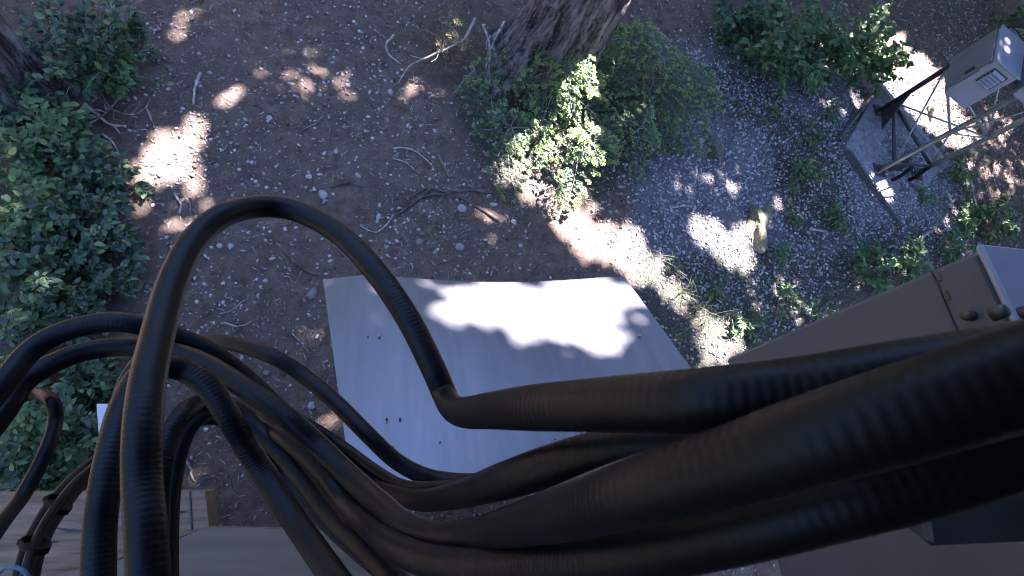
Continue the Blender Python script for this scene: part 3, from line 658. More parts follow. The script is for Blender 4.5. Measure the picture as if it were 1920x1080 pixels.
cable('coaxial_cable', [(184, 1160, 57), (187, 1000, 55), (196, 920, 54), (211, 840, 52), (231, 765, 49), (262, 707, 46), (308, 688, 45), (350, 696, 44), (390, 724, 44), (425, 775, 44), (460, 835, 43), (500, 895, 43), (545, 965, 45), (590, 1030, 48), (660, 1130, 54)], D1, 'black cable in a narrow hairpin loop left of and behind the tallest loop')
cable('coaxial_cable', [(290, 1160, 47), (292, 1000, 45), (297, 900, 44), (314, 825, 42), (345, 775, 40), (390, 757, 37), (440, 772, 35), (482, 808, 35), (540, 860, 36), (592, 927, 38), (632, 978, 40), (682, 1026, 43), (725, 1070, 46), (790, 1140, 52)], D1, 'black cable with bluish ribs in the low arch, running off the bottom edge')
cable('coaxial_cable', [(318, 1180, 33), (317, 1000, 33), (324, 900, 33), (346, 815, 33), (385, 770, 33), (430, 760, 32), (490, 788, 33), (530, 815, 36), (575, 852, 38), (620, 897, 40), (657, 947, 42), (707, 999, 48), (757, 1034, 55), (830, 1056, 62), (955, 1064, 74), (1150, 1046, 96), (1350, 1004, 114), (1550, 950, 127), (1720, 903, 134), (2000, 815, 142)], D1, rings=.0048, amp=.006, label='lowest black cable band running along the bottom towards the right edge')
D2 = 0.014
for i, (dx, dy, dw, lab) in enumerate(((0, 0, 0, 'thin smooth black cable on the outer left of the tied bundle'), (15, 6, .6, 'thin smooth black cable in the middle of the tied bundle'), (30, 14, -.4, 'thin smooth black cable on the right side of the tied bundle'))):
    tail = [(330, 800 + dy, 15 + dw), (400, 770 + dy, 15 + dw), (480, 772 + dy * 1.4, 15 + dw), (560, 785 + dy * 1.2, 16 + dw), (640, 832 + dy * .5, 16 + dw), (700, 876 + dy * .3, 17 + dw), (755, 908, 18 + dw), (820, 915 - dy * .5, 20 + dw), (900, 900, 22), (1000, 870, 26), (1200, 830, 32)]
    if i == 2: tail = [(330, 812, 15), (400, 790, 14), (480, 830, 14), (540, 905, 14), (620, 1000, 15), (760, 1120, 17)]
    cable('slim_cable', [(25 + dx, 1150, 20 + dw), (38 + dx, 1060, 19 + dw), (60 + dx, 1000, 18 + dw), (95 + dx * .9, 942 + dy * .6, 17 + dw), (140 + dx * .6, 892 + dy, 16 + dw), (195 + dx * .3, 850 + dy * 1.4, 15 + dw), (260, 822 + dy, 15 + dw)] + tail, D2, lab, amp=0, seg=12)
cable('slim_cable', [(-60, 1075, 31), (0, 985, 28), (45, 925, 26), (85, 850, 25), (104, 790, 24), (98, 754, 24), (72, 738, 23), (40, 745, 23), (0, 770, 23), (-70, 820, 23)], 0.018, 'smooth black cable bent into a hook at the left edge', amp=0, seg=14)
cable('wire', [(-30, 1110, 8), (0, 1072, 8), (25, 1064, 8), (48, 1074, 8), (70, 1110, 8)], 0.004, 'thin blue-green wire loop at the bottom left corner', amp=0, material='blue_plastic', seg=8, cat='wire')
def tie(px, py, dx, dy, w, half, dia, label):
    c0 = at_depth(px, py, dia * F / w); a = C2W @ unit([dx, -dy, 0]); rgt = C2W @ unit([-dy, -dx, 0]); fw = C2W @ np.array([0, 0, 1.0])
    an = np.linspace(0, 2 * np.pi, 29); mb = MB()
    ring = [c0 + rgt * half * math.cos(x) + fw * half * .62 * math.sin(x) for x in an]
    V = []; 
    for p in ring:
        o_ = unit(p - c0); V += [p - a * .005, p + a * .005, p + a * .005 + o_ * .002, p - a * .005 + o_ * .002]
    n = len(ring); Fc = [(i * 4 + j, i * 4 + (j + 1) % 4, (i + 1) * 4 + (j + 1) % 4, (i + 1) * 4 + j) for i in range(n - 1) for j in range(4)]
    mb.add(V, Fc)
    t_ = thing('cable_tie', label, 'cable tie', c0)
    mb.build('strap', 'plastic', t_)
    mb = MB(); mb.box(c0 + rgt * -half * .95 + fw * .004, (.009, .008, .008), np.stack([a, rgt, fw], 1), .002); mb.build('buckle', 'plastic', t_)
tie(109, 946, 40, -56, 17.5, .018, D2, 'black strap cinched round the bundle of thin cables, upper one')
tie(66, 1022, 24, -60, 19, .018, D2, 'black strap round the bundle of thin cables, lower one')
# black square steel bar at the right
b0, b1 = at_depth(1702, 955, .42), at_depth(2080, 935, .40)
d = unit(b1 - b0); fw = C2W @ np.array([0, 0, 1.0]); up_ = unit(np.cross(fw, d)); fw2 = np.cross(d, up_)
mb = MB(); mb.box((b0 + b1) / 2, (np.linalg.norm(b1 - b0), .042, .042), np.stack([d, up_, fw2], 1), .005)
tag(mb.build('steel_bar', 'dark_steel'), 'black square steel bar below the thick cables at the right edge', 'bar')

# ------------------------------------------------------------------ shrubs and plants
LEAF = np.array([(0, 0, 0), (.28, .27, .06), (.30, 0, -.02), (.28, -.27, .06), (.66, .26, .04), (.68, 0, -.03), (.66, -.26, .04), (1, 0, -.10)])
LEAF_F = np.array([(0, 2, 1), (0, 3, 2), (1, 2, 5), (1, 5, 4), (2, 3, 6), (2, 6, 5), (4, 5, 7), (5, 6, 7)])
def shrub(px, py, rpx, height, label, group, nleaf=900, size=.055, material='leaf', narrow=1.0, name='leafy_shrub', ragged=.55):
    zc_ = height * .6; c0 = at_z(px, py, zc_); _, _, dep = to_px(c0); rad = rpx * dep[0] / F
    base = np.array([c0[0], c0[1], float(hgt(c0[0], c0[1]))])
    t_ = thing(name, label, 'shrub' if name == 'leafy_shrub' else 'plant', base, group)
    nst = max(9, int(nleaf / 24)); mb = MB(); P = []; A = []
    lob = [(rng.uniform(0, 6.28), rng.uniform(.55, 1.25)) for _ in range(5)]
    for k in range(nst):
        an = rng.uniform(0, 2 * np.pi); edge = 1 + ragged * .45 * sum(math.cos((j + 2) * an + l[0]) * l[1] / (j + 2) for j, l in enumerate(lob))
        rr = rad * math.sqrt(rng.uniform(.02, 1)) * edge
        tip = base + np.array([rr * math.cos(an), rr * math.sin(an), height * rng.uniform(.3, 1.05) * (1.1 - .5 * min(1, (rr / rad) ** 2))])
        b0 = base + np.array([rng.normal() * rad * .12, rng.normal() * rad * .12, -.01])
        mid = b0 * .45 + tip * .55 + np.array([rng.normal() * .03, rng.normal() * .03, height * .16])
        pts, L = smooth_path([b0, mid, tip], 12); mb.tube(pts, np.linspace(.005, .0014, 12), 5, False)
        m_ = int(nleaf / nst * rng.uniform(.5, 1.4)); dirs = unit(pts[-1] - pts[-4])
        for q in range(m_):
            f = 1 - .5 * rng.uniform() ** 1.3; i_ = min(11, int(round(f * 11)))
            P.append(pts[i_] + rng.normal(size=3) * [.010, .010, .008]); A.append(math.atan2(dirs[1], dirs[0]) + (1 if q % 2 else -1) * rng.uniform(.2, 1.5))
    mb.build('stem', 'twig', t_)
    P = np.array(P); n = len(P); P[:, 2] = np.maximum(P[:, 2], hgt(P[:, 0], P[:, 1]) + .015)
    A = np.array(A); ca, sa = np.cos(A), np.sin(A); Rz = np.zeros((n, 3, 3)); Rz[:, 0, 0] = ca; Rz[:, 0, 1] = -sa; Rz[:, 1, 0] = sa; Rz[:, 1, 1] = ca; Rz[:, 2, 2] = 1
    tl = rng.normal(.05, .38, (n, 2)); Ry = np.zeros((n, 3, 3)); Ry[:, 1, 1] = 1; Ry[:, 0, 0] = np.cos(tl[:, 0]); Ry[:, 0, 2] = np.sin(tl[:, 0]); Ry[:, 2, 0] = -np.sin(tl[:, 0]); Ry[:, 2, 2] = np.cos(tl[:, 0])
    Rx = np.zeros((n, 3, 3)); Rx[:, 0, 0] = 1; Rx[:, 1, 1] = np.cos(tl[:, 1]); Rx[:, 1, 2] = -np.sin(tl[:, 1]); Rx[:, 2, 1] = np.sin(tl[:, 1]); Rx[:, 2, 2] = np.cos(tl[:, 1])
    rt = Rz @ Ry @ Rx; sc = size * rng.uniform(.5, 1.35, n)
    V, Fc = scatter(LEAF, LEAF_F, P, rt, np.stack([sc, sc * narrow, sc], 1))
    fo = fast('foliage', V, Fc, material, t_, smooth=False); fo['kind'] = 'stuff'
    return t_
GB = 'dark leafy shrubs crowding the left bank'
for a in [
 (60, 175, 42, .4, 'small dark shrub in front of the upper left conifer trunk', 380),
 (205, 135, 48, .35, 'loose shrub below the large top left shrub', 420),
 (155, 75, 105, .75, 'large shaded shrub at the top left beside the conifer trunk', 1500),
 (235, 50, 40, .5, 'small shrub at the right tip of the topmost left shrub', 350),
 (30, 215, 55, .5, 'low shrub at the foot of the dark trunk at upper left', 500),
 (95, 235, 65, .55, 'shaded shrub left of the pale forked stick', 800),
 (15, 300, 50, .6, 'sun-flecked shrub against the left edge under the dark trunk', 600),
 (120, 310, 70, .5, 'dark shrub left of the brightest sunlit soil patch', 900),
 (205, 330, 50, .35, 'low shrub edge touching the brightest sunlit soil patch', 420),
 (50, 385, 75, .6, 'dark shrub on the left bank at mid height of the loop top', 900),
 (150, 410, 75, .5, 'broad dark shrub on the left bank beside the loop apex', 950),
 (205, 455, 38, .35, 'small fresh shrub at the soil edge left of the loop', 330),
 (40, 480, 80, .6, 'dark shrub against the left edge above the cable arcs', 900),
 (140, 500, 55, .4, 'sparse shrub around the small brown sunlit gap', 380),
 (200, 520, 40, .35, 'narrow shrub right of the small brown sunlit gap', 320),
 (40, 570, 70, .55, 'shrub at the left edge just above the upper cable arc', 800),
 (140, 580, 50, .45, 'brightest sunlit shrub touching the upper cable arc', 520),
 (170, 700, 62, .45, 'shrub framed under the lower cable arc', 700),
 (60, 800, 70, .55, 'shrub seen inside the hooked cable at the left', 900),
 (145, 800, 65, .5, 'shrub left of the white painted board', 800),
 (50, 890, 70, .5, 'shrub behind the tied cable bundle near the timber beam', 850),
 (10, 690, 50, .5, 'shrub glimpsed between the cable arcs at the left edge', 450)]:
    shrub(a[0], a[1], a[2] * 1.08, a[3] * .85, a[4], GB, int(a[5] * .92), .052, 'leaf' if rng.uniform() < .7 else 'leaf_fresh', .95, ragged=1.0)
GR = 'green bushes along the top right'
for a in [
 (1390, 60, 60, .5, 'thin shaded bush left of the top right bush row', 450, 'leaf'),
 (1470, 75, 95, .7, 'wide shaded green bush behind the gravel at the top', 1300, 'leaf_fresh'),
 (1560, 75, 75, .7, 'dense green bush next to the sunlit bush at the top', 1100, 'leaf_fresh'),
 (1650, 80, 75, .8, 'sunlit bush beside the bright path at the top right', 1200, 'leaf_fresh'),
 (1905, 45, 40, .5, 'small leafy bush in the extreme top right corner', 350, 'leaf_fresh')]:
    shrub(a[0], a[1], a[2] * 1.12, a[3], a[4], GR, int(a[5] * 1.15), .085, a[6], ragged=1.0)
GP = 'weeds in and around the gravel'
for a in [
 (1650, 505, 55, .45, 'weed with pointed leaves against the steel box, left of two', 420, .085, .8),
 (1712, 492, 58, .5, 'taller sun-touched weed against the steel box, right of two', 460, .085, .75),
 (1520, 320, 36, .35, 'upright green weed in the middle of the gravel', 300, .065, .7),
 (1528, 250, 28, .25, 'small weed in the gravel above the upright one', 140, .055, .7),
 (1570, 405, 34, .25, 'low weed beside the lower end of the edging board', 220, .06, .7),
 (1500, 395, 26, .2, 'tiny low weed in gravel near the pale stick', 120, .05, .7),
 (1815, 310, 40, .4, 'leafy plant under the tower legs', 300, .07, .8),
 (1830, 400, 45, .35, 'sunlit straggly plant right of the concrete pad', 320, .06, .7),
 (1893, 400, 45, .5, 'dark leafy plant at the right edge above the steel box', 450, .09, .8),
 (1790, 455, 40, .35, 'shaded plant above the corner of the steel box', 280, .07, .8),
 (1400, 600, 46, .16, 'low weed patch right of the sunlit grass by the sheet', 260, .05, .6),
 (1480, 560, 44, .18, 'low weeds in the sun-flecked strip above the steel box', 240, .05, .6),
 (1355, 545, 34, .14, 'small weed between the sheet and the mossy boulder', 150, .045, .6),
 (1545, 600, 40, .2, 'weed tuft against the long side of the steel box', 220, .055, .6),
 (1465, 480, 34, .16, 'low weed below the mossy boulder', 150, .05, .6),
 (1450, 215, 36, .16, 'thin weed patch on the upper gravel', 130, .05, .6),
 (1560, 200, 34, .16, 'thin weed near the stub board on the gravel', 120, .05, .6),
 (1740, 360, 26, .2, 'small weed at the right rim of the concrete pad', 110, .05, .7)]:
    shrub(a[0], a[1], a[2], a[3], a[4], GP, a[5], a[6], 'leaf_fresh', a[7], 'weed_plant')

# ------------------------------------------------------------------ young firs and hanging fir boughs at the foot of the trunk
NEEDLE = np.array([(0, -.09, 0), (0, .09, 0), (.75, .10, .03), (1, 0, .02), (.75, -.10, .03)])
NEEDLE_F = np.array([(0, 4, 2), (0, 2, 1), (4, 3, 2)])
def fir(px, py, zc_, extent, height, nb_boughs, label, group, aim=None, dead=False, fresh=.5):
    c0 = at_z(px, py, zc_); base = np.array([c0[0], c0[1], float(hgt(c0[0], c0[1]))])
    t_ = thing('fir_sapling', label, 'sapling', base, group)
    mb = MB(); mb.tube([base, base + [0, 0, height * .5], base + [.01, .02, height]], [.016, .011, .004], 8); mb.build('stem', 'twig', t_)
    wood = MB(); P = []; Dv = []; Pt = []; Dt = []
    for k in range(nb_boughs):
        h = (k + .5) / nb_boughs; z = height * (.12 + .86 * h); an = k * 2.399 + rng.normal() * .25
        ell = 1.0
        if aim is not None: ell = 1 + aim[1] * math.cos(an - aim[0])
        Lb = extent * (1.05 - .75 * h) * ell * rng.uniform(.55, 1.3)
        d0 = np.array([math.cos(an), math.sin(an), 0]); sd = np.array([-d0[1], d0[0], 0])
        a0 = base + [0, 0, z]; pts, _ = smooth_path([a0, a0 + d0 * Lb * .5 + [0, 0, Lb * .08], a0 + d0 * Lb - [0, 0, Lb * .10]], 16)
        wood.tube(pts, np.linspace(.006, .0015, 16), 5)
        ntw = max(6, int(Lb / .05))
        for q in range(ntw):
            f = .16 + .84 * (q + .5) / ntw; pb = pts[min(15, int(f * 15))]
            for sgn in (-1, 1):
                lt = Lb * .40 * (1.12 - f) * rng.uniform(.6, 1.15) + .03
                dd = unit(d0 * rng.uniform(.55, .85) + sd * sgn + np.array([0, 0, rng.normal() * .16 - .06]))
                nn = int(lt / .0048)
                ff = rng.uniform(.05, 1, nn)
                base_p = pb + dd * (lt * ff)[:, None]
                for m_ in range(nn):
                    s2 = -1 if m_ % 2 else 1
                    pr = unit(np.cross(dd, [0, 0, 1.0])) * s2
                    nd = unit(dd * .7 + pr * rng.uniform(.5, 1) + np.array([0, 0, rng.uniform(-.1, .5)]))
                    if ff[m_] > 1 - .026 / max(lt, .03) and rng.uniform() < fresh * 1.6: Pt.append(base_p[m_]); Dt.append(nd)
                    else: P.append(base_p[m_]); Dv.append(nd)
                # soft new shoot at the tip
                if rng.uniform() < fresh:
                    tipp = pb + dd * lt
                    for m_ in range(20):
                        nd = unit(dd * rng.uniform(.4, 1) + rng.normal(size=3) * .55 + np.array([0, 0, .2])); Pt.append(tipp - dd * rng.uniform(0, .018)); Dt.append(nd)
    wood.build('branch', 'twig', t_)['kind'] = 'stuff'
    def needles(P, Dv, nm, mt, ln, wd):
        P = np.array(P); Dv = np.array(Dv); n = len(P)
        up = np.cross(Dv, np.cross(rng.normal(size=(n, 3)) * .35 + [0, 0, 1.0], Dv)); up /= np.linalg.norm(up, axis=1)[:, None] + 1e-9
        rt = np.stack([Dv, np.cross(up, Dv), up], -1); sc = ln * rng.uniform(.7, 1.25, n)
        V, Fc = scatter(NEEDLE, NEEDLE_F, P, rt, np.stack([sc, np.full(n, wd) / .09 / 2, sc], 1))
        fast(nm, V, Fc, mt, t_)['kind'] = 'stuff'
    needles(P, Dv, 'needles', 'needle_dead' if dead else 'needle', .024, .0042)
    if Pt: needles(Pt, Dt, 'new_shoots', 'needle_tip', .027, .011)
    return t_
GF = 'young firs at the foot of the big trunk'
fir(1040, 150, .3, .84, .75, 24, 'sunlit young fir with pale tips in front of the big trunk', GF, (math.atan2(-1, .0), .2), fresh=.9)
fir(1215, 140, .3, .95, .6, 24, 'shaded young fir right of the big trunk', GF, (math.atan2(-.2, 1), .25), fresh=.55)
fir(1195, 245, .25, .6, .36, 12, 'low shaded fir below the right-hand young fir', GF, None, fresh=.3)
fir(1092, 272, .25, .5, .4, 13, 'small fir with bright sunlit tips nearest the metal sheet', GF, (math.atan2(-1, .4), .25), fresh=.8)
fir(955, 240, .2, .58, .32, 12, 'low dark fir left of the sunlit young fir', GF, None, fresh=.25)
fir(835, 60, .3, .45, .5, 14, 'thin half-dead fir with olive needles left of the big trunk', GF, None, dead=True, fresh=0)
fir(1140, 70, .5, .40, .7, 16, 'fir tucked against the right side of the big trunk', GF, None, fresh=.4)

# ------------------------------------------------------------------ sticks, dead branches and roots
def stick(pts, r, label, cat='stick', name='fallen_stick', material='twig', lift=.012, forks=0, taper=.45, arch=0.0):
    P3 = []
    for i, p in enumerate(pts):
        g = ground_at(*p[:2]); z = p[2] if len(p) > 2 else r * .6 + lift * (.3 + .7 * rng.uniform())
        q = at_z(p[0], p[1], g[2] + z); P3.append(q)
    n = 26; path, L = smooth_path(P3, n); path += np.cumsum(rng.normal(size=path.shape) * .0018, 0) * [1, 1, .4]
    mb = MB(); mb.tube(path, r * np.linspace(1, taper, n) * (1 + .12 * rng.normal(size=n)), 7)
    for k in range(forks):
        i = rng.integers(5, n - 4); d = unit(path[i + 1] - path[i]); s_ = np.array([-d[1], d[0], .25]) * rng.choice([-1, 1])
        Lf = L * rng.uniform(.12, .3); e = path[i] + unit(d * .9 + s_ * rng.uniform(.5, 1)) * Lf
        pp, _ = smooth_path([path[i], (path[i] + e) / 2 + rng.normal(size=3) * .012, e], 8); mb.tube(pp, r * np.linspace(.55, .2, 8), 5)
    return tag(mb.build(name, material, None, True), label, cat)
stick([(376, 137), (366, 165), (361, 198)], .014, 'short bent grey stick standing out on shaded soil at upper left', material='pale_twig')
stick([(158, 195), (185, 218), (205, 236), (236, 241)], .016, 'pale forked stick at the right edge of the shrubs', material='pale_twig', forks=2, lift=.05)
stick([(193, 252), (208, 266), (222, 284)], .010, 'short pale stick just below the forked stick', material='pale_twig')
stick([(274, 203), (281, 220), (292, 238)], .012, 'small brown stick above the brightest sun patch')
stick([(150, 240), (180, 226), (215, 190), (216, 150), (205, 120)], .007, 'thin curved bare twig arching out of the upper left shrub', forks=3, lift=.10)
stick([(185, 170), (210, 205), (245, 214), (270, 200), (282, 178)], .006, 'thin looping twig beside the upper left shrub', forks=3, lift=.08)
stick([(170, 190), (188, 172), (195, 163)], .011, 'short slanted twig under the upper left shrub')
stick([(892, 34, .55), (872, 72, .4), (840, 90, .3), (800, 110, .2), (768, 126, .1), (745, 158, .02)], .013, 'long pale dead branch reaching left from the big trunk', material='pale_twig', forks=3, name='dead_branch', cat='branch')
stick([(738, 66, .05), (724, 80, .08), (727, 100, .05), (750, 118, .02)], .012, 'pale C-shaped dead branch left of the long pale branch', material='pale_twig', name='dead_branch', cat='branch')
stick([(700, 55, .02), (720, 70, .03), (733, 76, .02)], .006, 'fine twig above the pale C-shaped branch')
stick([(905, 45, .5), (917, 75, .42), (920, 105, .3), (915, 140, .15)], .012, 'upright bleached dead branch against the left of the trunk', material='pale_twig', forks=5, name='dead_branch', cat='branch')
stick([(945, 40, .6), (930, 70, .5), (918, 95, .4)], .010, 'bleached dead branch crossing in front of the trunk bark', material='pale_twig', forks=4, name='dead_branch', cat='branch')
stick([(890, 130, .3), (865, 155, .2), (840, 185, .05)], .007, 'bare brown twig above the small sunlit litter patch', forks=3, name='dead_branch', cat='branch')
stick([(885, 115, .35), (893, 140, .3), (897, 165, .2)], .006, 'thin hanging twig left of the fir group', forks=2, name='dead_branch', cat='branch')
stick([(735, 279), (752, 275), (776, 282), (800, 299), (812, 312)], .009, 'curved grey twig on soil above the exposed roots', material='pale_twig')
stick([(738, 298), (760, 305), (784, 323)], .007, 'thin pale twig just under the curved grey twig', material='pale_twig')
stick([(822, 292), (834, 318), (846, 345)], .011, 'straight stick pointing at the exposed roots')
stick([(922, 360), (880, 357), (840, 362), (800, 353), (765, 369), (735, 373)], .016, 'upper exposed root snaking across soil above the sheet', 'root', 'exposed_root', 'root', .004, 1)
stick([(935, 413), (900, 392), (860, 370), (810, 366), (775, 378), (752, 392)], .015, 'lower exposed root running down towards the sheet', 'root', 'exposed_root', 'root', .004, 1)
stick([(808, 352), (790, 368), (760, 388), (742, 402), (730, 418)], .014, 'side root bending away from the exposed root pair', 'root', 'exposed_root', 'root', .004)
stick([(738, 402), (724, 422), (706, 434), (688, 430), (678, 424)], .009, 'hooked pale root end near the large grey stone', 'root', 'exposed_root', 'pale_twig', .004)
stick([(622, 352), (640, 345), (656, 342), (676, 350)], .012, 'short half-buried root right of the loop top', 'root', 'exposed_root', 'root', .002)
stick([(532, 470), (545, 485), (560, 498), (580, 508), (606, 512)], .012, 'dark root running under the left corner of the sheet', 'root', 'exposed_root', 'root', .002)
stick([(1256, 391), (1275, 386), (1296, 383)], .013, 'short pale stick on gravel near the sunlit strip', material='pale_twig')
stick([(1518, 430), (1538, 432), (1558, 438)], .016, 'pale split stick in the weeds below the gravel', material='pale_twig')
stick([(1200, 462), (1206, 449), (1220, 440)], .008, 'small forked twig right of the largest sun patch', forks=1)
stick([(1264, 405), (1268, 430), (1285, 450)], .007, 'thin dark twig on the gravel below the pale stick')
stick([(1820, 335), (1826, 365), (1831, 395)], .016, 'bright bare stick standing in plants at the right', material='pale_twig', lift=.08)
stick([(328, 362), (338, 378), (334, 395)], .010, 'forked twig in the brown sunlit patch under the bright one', material='pale_twig', forks=1)
stick([(342, 362), (352, 382), (356, 402)], .005, 'thin arched stem at right of the brown sunlit patch', lift=.03)
stick([(232, 488), (255, 484), (275, 470)], .006, 'fine twig reaching from the left shrubs onto soil')
stick([(345, 845), (355, 875), (366, 905)], .012, 'straight pale stick by the timber beam', material='pale_twig')
stick([(395, 250), (390, 262), (398, 276)], .006, 'small dark twig at the right rim of the bright patch')
stick([(548, 625), (562, 645), (578, 662)], .006, 'fine needle-straight twig left of the metal sheet', material='pale_twig')
stick([(560, 248), (585, 232), (605, 215)], .008, 'grey twig cluster strand in the middle of the soil', forks=3)
stick([(700, 190), (708, 180), (711, 162)], .006, 'thin twig beside the bluish stone at the centre top')
stick([(410, 590), (440, 580), (470, 560)], .007, 'slim twig on pebbles inside the big loop', forks=1)
stick([(420, 605), (450, 610), (475, 600)], .006, 'pale bent twig inside the big loop near the cables', material='pale_twig')

# ------------------------------------------------------------------ stones
def stone_mesh(seed, sub=2):
    import bmesh
    lr = np.random.default_rng(seed); bm = bmesh.new(); bmesh.ops.create_icosphere(bm, subdivisions=sub, radius=1)
    cut = [(unit(lr.normal(size=3)), lr.uniform(.55, .9)) for _ in range(9)]
    for v in bm.verts:
        p = np.array(v.co)
        for nrm, dd in cut:
            k = p @ nrm
            if k > dd: p = p - nrm * (k - dd) * .9
        v.co = p * (1 + lr.normal() * .025)
    me = bpy.data.meshes.new('stone'); bm.to_mesh(me); bm.free(); me.materials.append(MAT['stone']); return me
SM = [stone_mesh(k) for k in range(10)]
def boulder_mesh(seed):
    me = stone_mesh(seed, 4); lr = np.random.default_rng(seed); P = np.empty(len(me.vertices) * 3); me.vertices.foreach_get('co', P); P = P.reshape(-1, 3)
    for _ in range(14):
        d = unit(lr.normal(size=3)); k = lr.uniform(2, 9); P = P * (1 + .5 / k * np.sin(k * (P @ d) + lr.uniform(0, 6)))[:, None]
    me.vertices.foreach_set('co', P.ravel()); me.update(); return me
def stone(px, py, wpx, label, group=None, k=None, asp=None, material=None, flat=.55, name='stone'):
    g = ground_at(px, py); _, _, dep = to_px(g); r = wpx * dep[0] / F / 2
    me = SM[rng.integers(10) if k is None else k]
    if name == 'mossy_boulder': me = boulder_mesh(40 + (k or 0))
    if material: me = me.copy(); me.materials.clear(); me.materials.append(MAT[material])
    o = bpy.data.objects.new(name, me); col.objects.link(o)
    a = asp or rng.uniform(.5, 1.0)
    o.location = (g[0], g[1], g[2] + r * flat * .35); o.scale = (r, r * a, r * flat); o.rotation_euler = (rng.normal() * .15, rng.normal() * .15, rng.uniform(0, 6.28))
    return tag(o, label, 'stone', group)
for s_ in [
 (585, 552, 26, 'large grey stone left of the metal sheet corner'), (605, 366, 20, 'flat brownish stone right of the loop apex'), (709, 409, 19, 'oval pale stone beside the hooked root'),
 (732, 173, 13, 'white stone alone on dark soil, upper middle'), (505, 224, 16, 'pale angular stone in the middle of the pebbly soil'), (671, 330, 15, 'bluish stone above the pebble cluster'),
 (786, 455, 16, 'tan stone on bare soil above the sheet'), (862, 464, 19, 'flat grey stone above the middle of the sheet'), (866, 391, 17, 'blue-white stone under the exposed roots'),
 (579, 332, 14, 'rounded pale stone just right of the loop top'), (545, 158, 14, 'stone in the sunlit patch at upper middle'), (652, 160, 12, 'stone at the rim of the small round sun patch'),
 (620, 490, 12, 'stone under the right leg of the big loop'), (511, 485, 13, 'pale split stone inside the big loop'), (498, 526, 12, 'stone low inside the big loop near the sheet'),
 (411, 461, 13, 'left of two touching stones inside the loop'), (432, 463, 14, 'right of two touching stones inside the loop'), (500, 700, 16, 'stone between the two cable groups left of the sheet'),
 (584, 760, 18, 'brownish stone at the lower left rim of the sheet'), (338, 820, 34, 'largest pale rock, behind the cables near the timber'), (331, 892, 20, 'white stone right above the timber beam'),
 (318, 912, 26, 'grey rubble stone touching the timber beam'), (1325, 243, 17, 'pale stone on the gravel under the right fir'), (1407, 299, 15, 'white stone on the gravel alone'), (1312, 270, 26, 'dull stone below the low shaded fir'),
 (815, 246, 11, 'right of the small stone trio at the picture centre'), (800, 250, 10, 'left of the small stone trio at the picture centre'), (630, 285, 12, 'stone in the open soil above the loop'),
 (742, 293, 9, 'small pale stone on the curved grey twig'), (1010, 380, 13, 'stone under the small fir near the sun patch'), (925, 385, 18, 'brown block-like stone at the end of the roots')]:
    stone(s_[0], s_[1], s_[2], s_[3])
bo = stone(1412, 412, 96, 'mossy boulder standing between gravel and grass', None, 7, .5, 'mossy_stone', .6, 'mossy_boulder'); bo.rotation_euler = (0.1, 0.1, R(80))
stone(1330, 285, 40, 'mossy low rock under the right-hand firs', None, 5, .7, 'mossy_stone', .5, 'mossy_boulder')
stone(1745, 210, 30, 'sunlit rounded rock beneath the tower cabinet', None, 4, .8, 'mossy_stone', .7, 'mossy_boulder')
# countable loose pebbles on the soil
soil_poly = np.array([(260, 40), (720, 40), (900, 200), (900, 350), (1000, 420), (960, 510), (600, 515), (610, 720), (420, 640), (300, 660), (240, 480), (260, 200)])
k = 0
while k < 250:
    x, y = rng.uniform(240, 1000), rng.uniform(40, 720)
    if not inside(soil_poly, np.array(x), np.array(y)): continue
    dens = .35 + .65 * math.exp(-((x - 520) / 170) ** 2 - ((y - 400) / 150) ** 2)
    if rng.uniform() > dens: continue
    if 330 < x < 700 and y > 410: lb, gp = 'one of the small pale pebbles on soil framed by the big cable loop', 'pebbles framed by the loop'
    elif y < 190: lb, gp = 'one of the small pale pebbles on the soil along the top', 'pebbles along the top'
    elif x > 690: lb, gp = 'one of the small pale pebbles around the exposed roots', 'pebbles around the roots'
    else: lb, gp = 'one of the small pale pebbles strewn on the soil above the loop', 'pebbles above the loop'
    stone(x, y, 4.5 + 6 * rng.uniform() ** 2, lb, gp, name='pebble'); k += 1
for (x, y) in [(1610, 122), (1625, 138), (1640, 152), (1655, 165), (1668, 180), (1712, 228), (1722, 243), (1730, 258), (1742, 275), (1752, 300), (1760, 322), (1768, 345), (1776, 366), (1782, 388)]:
    stone(x + rng.normal() * 2, y + rng.normal() * 2, rng.uniform(11, 17), 'one of the rubble stones lining the far rim of the concrete pad', 'rubble along the pad rim', name='rubble_stone')

# ------------------------------------------------------------------ fine gravel, crumbs, needles and grass nobody could count
def frame_points(n, margin=60):
    out = []; x0, y0 = corners.min(0); x1, y1 = corners.max(0)
    while sum(map(len, out)) < n:
        q = np.stack([rng.uniform(x0, x1, n), rng.uniform(y0, y1, n)], 1)
        u, v, d = to_px(np.column_stack([q, np.zeros(n)]))
        out.append(q[(d > 0) & (u > -margin) & (u < 1920 + margin) & (v > -margin) & (v < 1080 + margin)])
    return np.concatenate(out)[:n]
def lay(q, lift): return np.column_stack([q, hgt(q[:, 0], q[:, 1]) + lift])
jit = ICO_V * (1 + rng.normal(size=(12, 1)) * .16)
q = frame_points(75000)
w = soft_inside(LEFTBANK, q[:, 0], q[:, 1], .3); gr = soft_inside(GRAVEL, q[:, 0], q[:, 1], .6); cl = 0.5 + 0.5 * np.sin(3.1 * q[:, 0] + 2 * np.sin(1.7 * q[:, 1])) * np.cos(2.6 * q[:, 1] + 1)
q = q[rng.uniform(size=len(q)) < (1 - w * .9) * (1 - gr * .8) * (.15 + .85 * cl ** 1.6)]
n = len(q); sc = .004 + .014 * rng.uniform(size=n) ** 2.6
V, Fc = scatter(jit, ICO_F, lay(q, 0.002), rot_xyz(n, .5), np.stack([sc * rng.uniform(.8, 1.4, n), sc, sc * .65], 1))
o = tag(fast('loose_grit', V, Fc, 'pebble'), 'fine pale grit and small pebbles scattered over the brown soil', 'grit'); o['kind'] = 'stuff'
